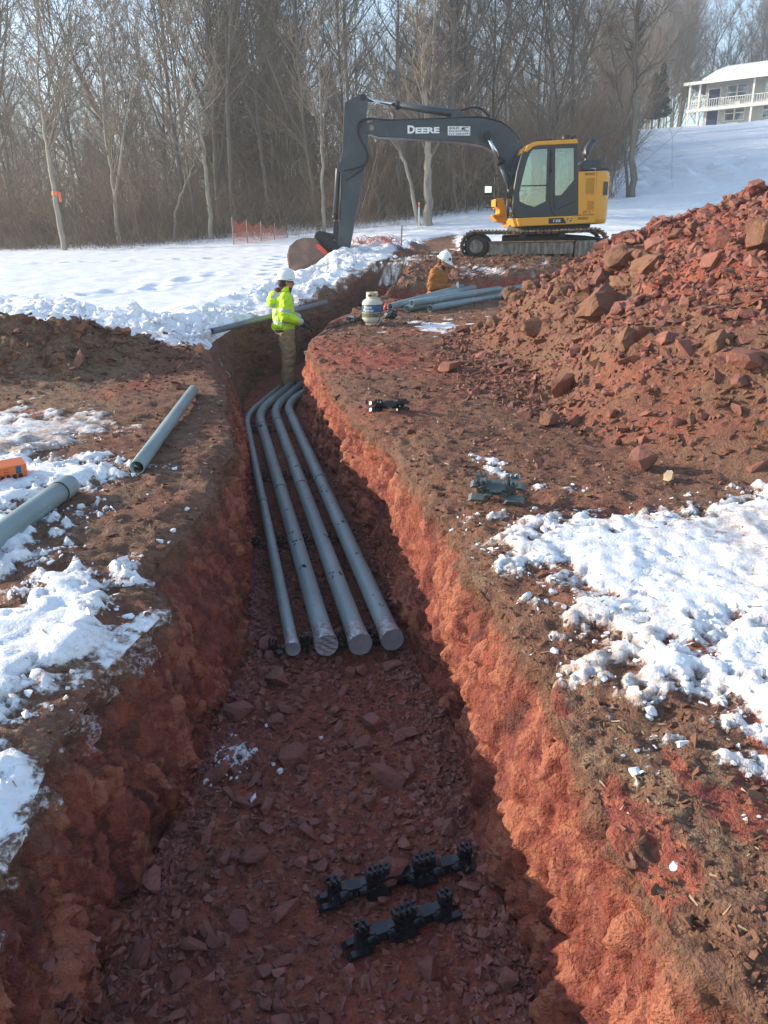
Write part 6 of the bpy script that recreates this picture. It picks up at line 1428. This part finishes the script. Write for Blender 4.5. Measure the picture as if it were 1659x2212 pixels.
# brushwood filling the margin
def brushwood(name, n, seed, ylo, yhi, pxlo, pxhi, hmin, hmax, mat, label, rad=.012, kids=3, top=None):
    r = np.random.default_rng(seed); Y = r.uniform(ylo, yhi, n); px = r.uniform(pxlo, pxhi, n); rd = ray(px, np.full(n, 500.0)); X = rd[:, 0] / rd[:, 1] * Y
    flat = np.stack([X, Y, 0 * X], -1); keep = fbm(flat, .25, 3, seed) > r.uniform(-.75, .25, n); X, Y, px, flat = X[keep], Y[keep], px[keep], flat[keep]; n = len(X)
    Hh = hmin + (hmax - hmin) * r.uniform(0, 1, n) ** 1.6 * np.clip(.75 + 1.1 * fbm(flat, .16, 3, seed + 3), .2, 1.6)
    if top is not None: Hh *= np.interp(px, *top)
    base = np.stack([X, Y, zg(X, Y) - .05], -1); K = 5; ts = np.linspace(0, 1, K)
    def strands(base, dirv, Hh, r0, bend):
        m = len(base); cur = r.normal(0, bend, (m, 3)); cur[:, 2] = -np.abs(cur[:, 2]) * .6
        path = base[:, None] + Hh[:, None, None] * (ts[None, :, None] * dirv[:, None] + (ts ** 2)[None, :, None] * cur[:, None]) + r.normal(0, .018, (m, K, 3)) * (ts > 0)[None, :, None] * Hh[:, None, None]
        rr = r0 * r.uniform(.6, 1.6, m)[:, None] * (1 - .75 * ts)[None]
        t = np.arange(3) * 2 * np.pi / 3; off = np.stack([np.cos(t), np.sin(t), .6 * np.sin(t)], -1); return path, (path[:, :, None] + rr[:, :, None, None] * off[None, None]).reshape(-1, 3)
    a = r.uniform(0, 6.283, n); sp = r.uniform(.05, .9, n); path, V0 = strands(base, np.stack([np.cos(a) * sp, np.sin(a) * sp, np.ones(n)], -1), Hh, rad, .32); Vs = [V0]
    for k in range(kids):
        i = r.integers(1, K - 1, n); st = path[np.arange(n), i]; d = r.normal(0, .75, (n, 3)) + np.array([0, 0, .45]); Vs.append(strands(st, d, Hh * r.uniform(.2, .5, n), rad * .55, .4)[1])
    V = np.concatenate(Vs); m = len(V) // (K * 3)
    i0 = (np.arange(m)[:, None, None] * K + np.arange(K - 1)[None, :, None]) * 3; j = np.arange(3)[None, None]; j2 = (j + 1) % 3
    me = npmesh(name, V, Fq=np.stack([i0 + j, i0 + j2, i0 + 3 + j2, i0 + 3 + j], -1).reshape(-1, 4)); tag(put(name, me, mats=mat), label, 'brush', kind='stuff')
brushwood('brushwood', 14000, 801, 38.8, 58, -80, 1330, 1.0, 8.5, 'brush', 'brown tangle of brushwood along the foot of the wood', .016, 3, ([-100, 400, 560, 760, 1000, 1330], [.75, .8, 1.25, 1.3, .9, .7]))
brushwood('undergrowth', 6500, 802, 52, 88, -120, 1360, 2.0, 11, 'twig', 'grey saplings and undergrowth deep in the wood', .022, 3)
brushwood('dry_weeds', 1500, 803, 36.8, 40, -60, 900, .3, 1.6, 'brush', 'dry weed stalks at the far edge of the snow field', .007, 2)
# orange mesh fence sagging at the field edge, and its stake
fa_ = ground_at(506, 540, 35.5); fb_ = ground_at(620, 535, 37.0); FN = thing('mesh_fence', 'sagging orange plastic mesh fence at the edge of the snow', 'fence', fa_)
nP = 5
for k in range(nP):
    p = fa_ + (fb_ - fa_) * k / (nP - 1); p[2] = zg(p[0], p[1]); hgt = 1.25 * (1 - .12 * k); tube('fence_post', [p - [0, 0, .2], p + [.03 * k, 0, hgt]], .025, 'bark_pale', FN, n=6)
VV = Tubes(); rf = np.random.default_rng(9)
def fpt(s, t): p = fa_ + (fb_ - fa_) * s; g = float(zg(p[0], p[1])); hgt = 1.15 * (1 - .55 * s); return np.array([p[0], p[1] + .04 * math.sin(s * 30), g + .05 + hgt * t - .22 * math.sin(s * math.pi * 4) ** 2 * t])
for s in np.linspace(0, 1, 46): VV.add([fpt(s, t) for t in np.linspace(0, 1, 5)], [.007] * 5, 3)
for t in np.linspace(0, 1, 11): VV.add([fpt(s, t) for s in np.linspace(0, 1, 24)], [.007] * 24, 3)
me = VV.mesh('mesh'); put('netting', me, FN, mats='fence_orange')
q = hits(800, 524); FM = thing('fallen_mesh', 'crumpled orange mesh lying on the snow behind the trench', 'fence', q); VV = Tubes()
for k in range(70):
    p = q + np.array([rf.uniform(-.7, .7), rf.uniform(-.25, .25), 0]); p[2] = surf(p[0], p[1]); a = rf.uniform(0, 6.28); VV.add([p, p + [.15 * math.cos(a), .1 * math.sin(a), rf.uniform(.05, .18)], p + [.3 * math.cos(a), .2 * math.sin(a), rf.uniform(.0, .12)]], [.007] * 3, 3)
put('netting', VV.mesh('mesh'), FM, mats='fence_orange'); bm = bmesh.new(); b_tube(bm, [q + [.8, 0, -.1], q + [.82, 0, .4]], .02, 6); put('fence_post', bm_mesh(bm), FM, mats='bark_pale')
for px, py, Y in [(757, 478, 33.0), (905, 440, 35.0)]:
    p = ground_at(px, 520, Y); bm = bmesh.new(); vs = b_box(bm, (p[0] - .03, Y - .03, p[2] - .2), (p[0] + .03, Y + .03, p[2] + 1.2)); o = put('survey_stake', bm_mesh(bm), None, p, mats='paper', smooth=False)
    bm = bmesh.new(); b_box(bm, (p[0] - .034, Y - .034, p[2] + 1.0), (p[0] + .034, Y + .034, p[2] + 1.14)); put('stake_tape', bm_mesh(bm), o, mats='ribbon', smooth=False); tag(o, 'white survey stake standing in the snow below the ' + ('bucket stick' if px < 800 else 'boom'), 'stake')

# ------------------------------------------------------------------ haze volume added to stand in for the milky lens veil
bm = bmesh.new(); b_box(bm, (-420, -30, -3), (420, 420, 44)); hz = put('haze', bm_mesh(bm)); hz['kind'] = 'stuff'
m = bpy.data.materials.new('veil_haze'); m.use_nodes = True; nt = m.node_tree; nt.nodes.remove(nt.nodes['Principled BSDF'])
pv = nt.nodes.new('ShaderNodeVolumePrincipled'); pv.inputs['Color'].default_value = (.86, .91, .98, 1); pv.inputs['Density'].default_value = HAZE; pv.inputs['Anisotropy'].default_value = .35
nt.links.new(pv.outputs[0], nt.nodes['Material Output'].inputs['Volume']); hz.data.materials.append(m); M['veil_haze'] = m
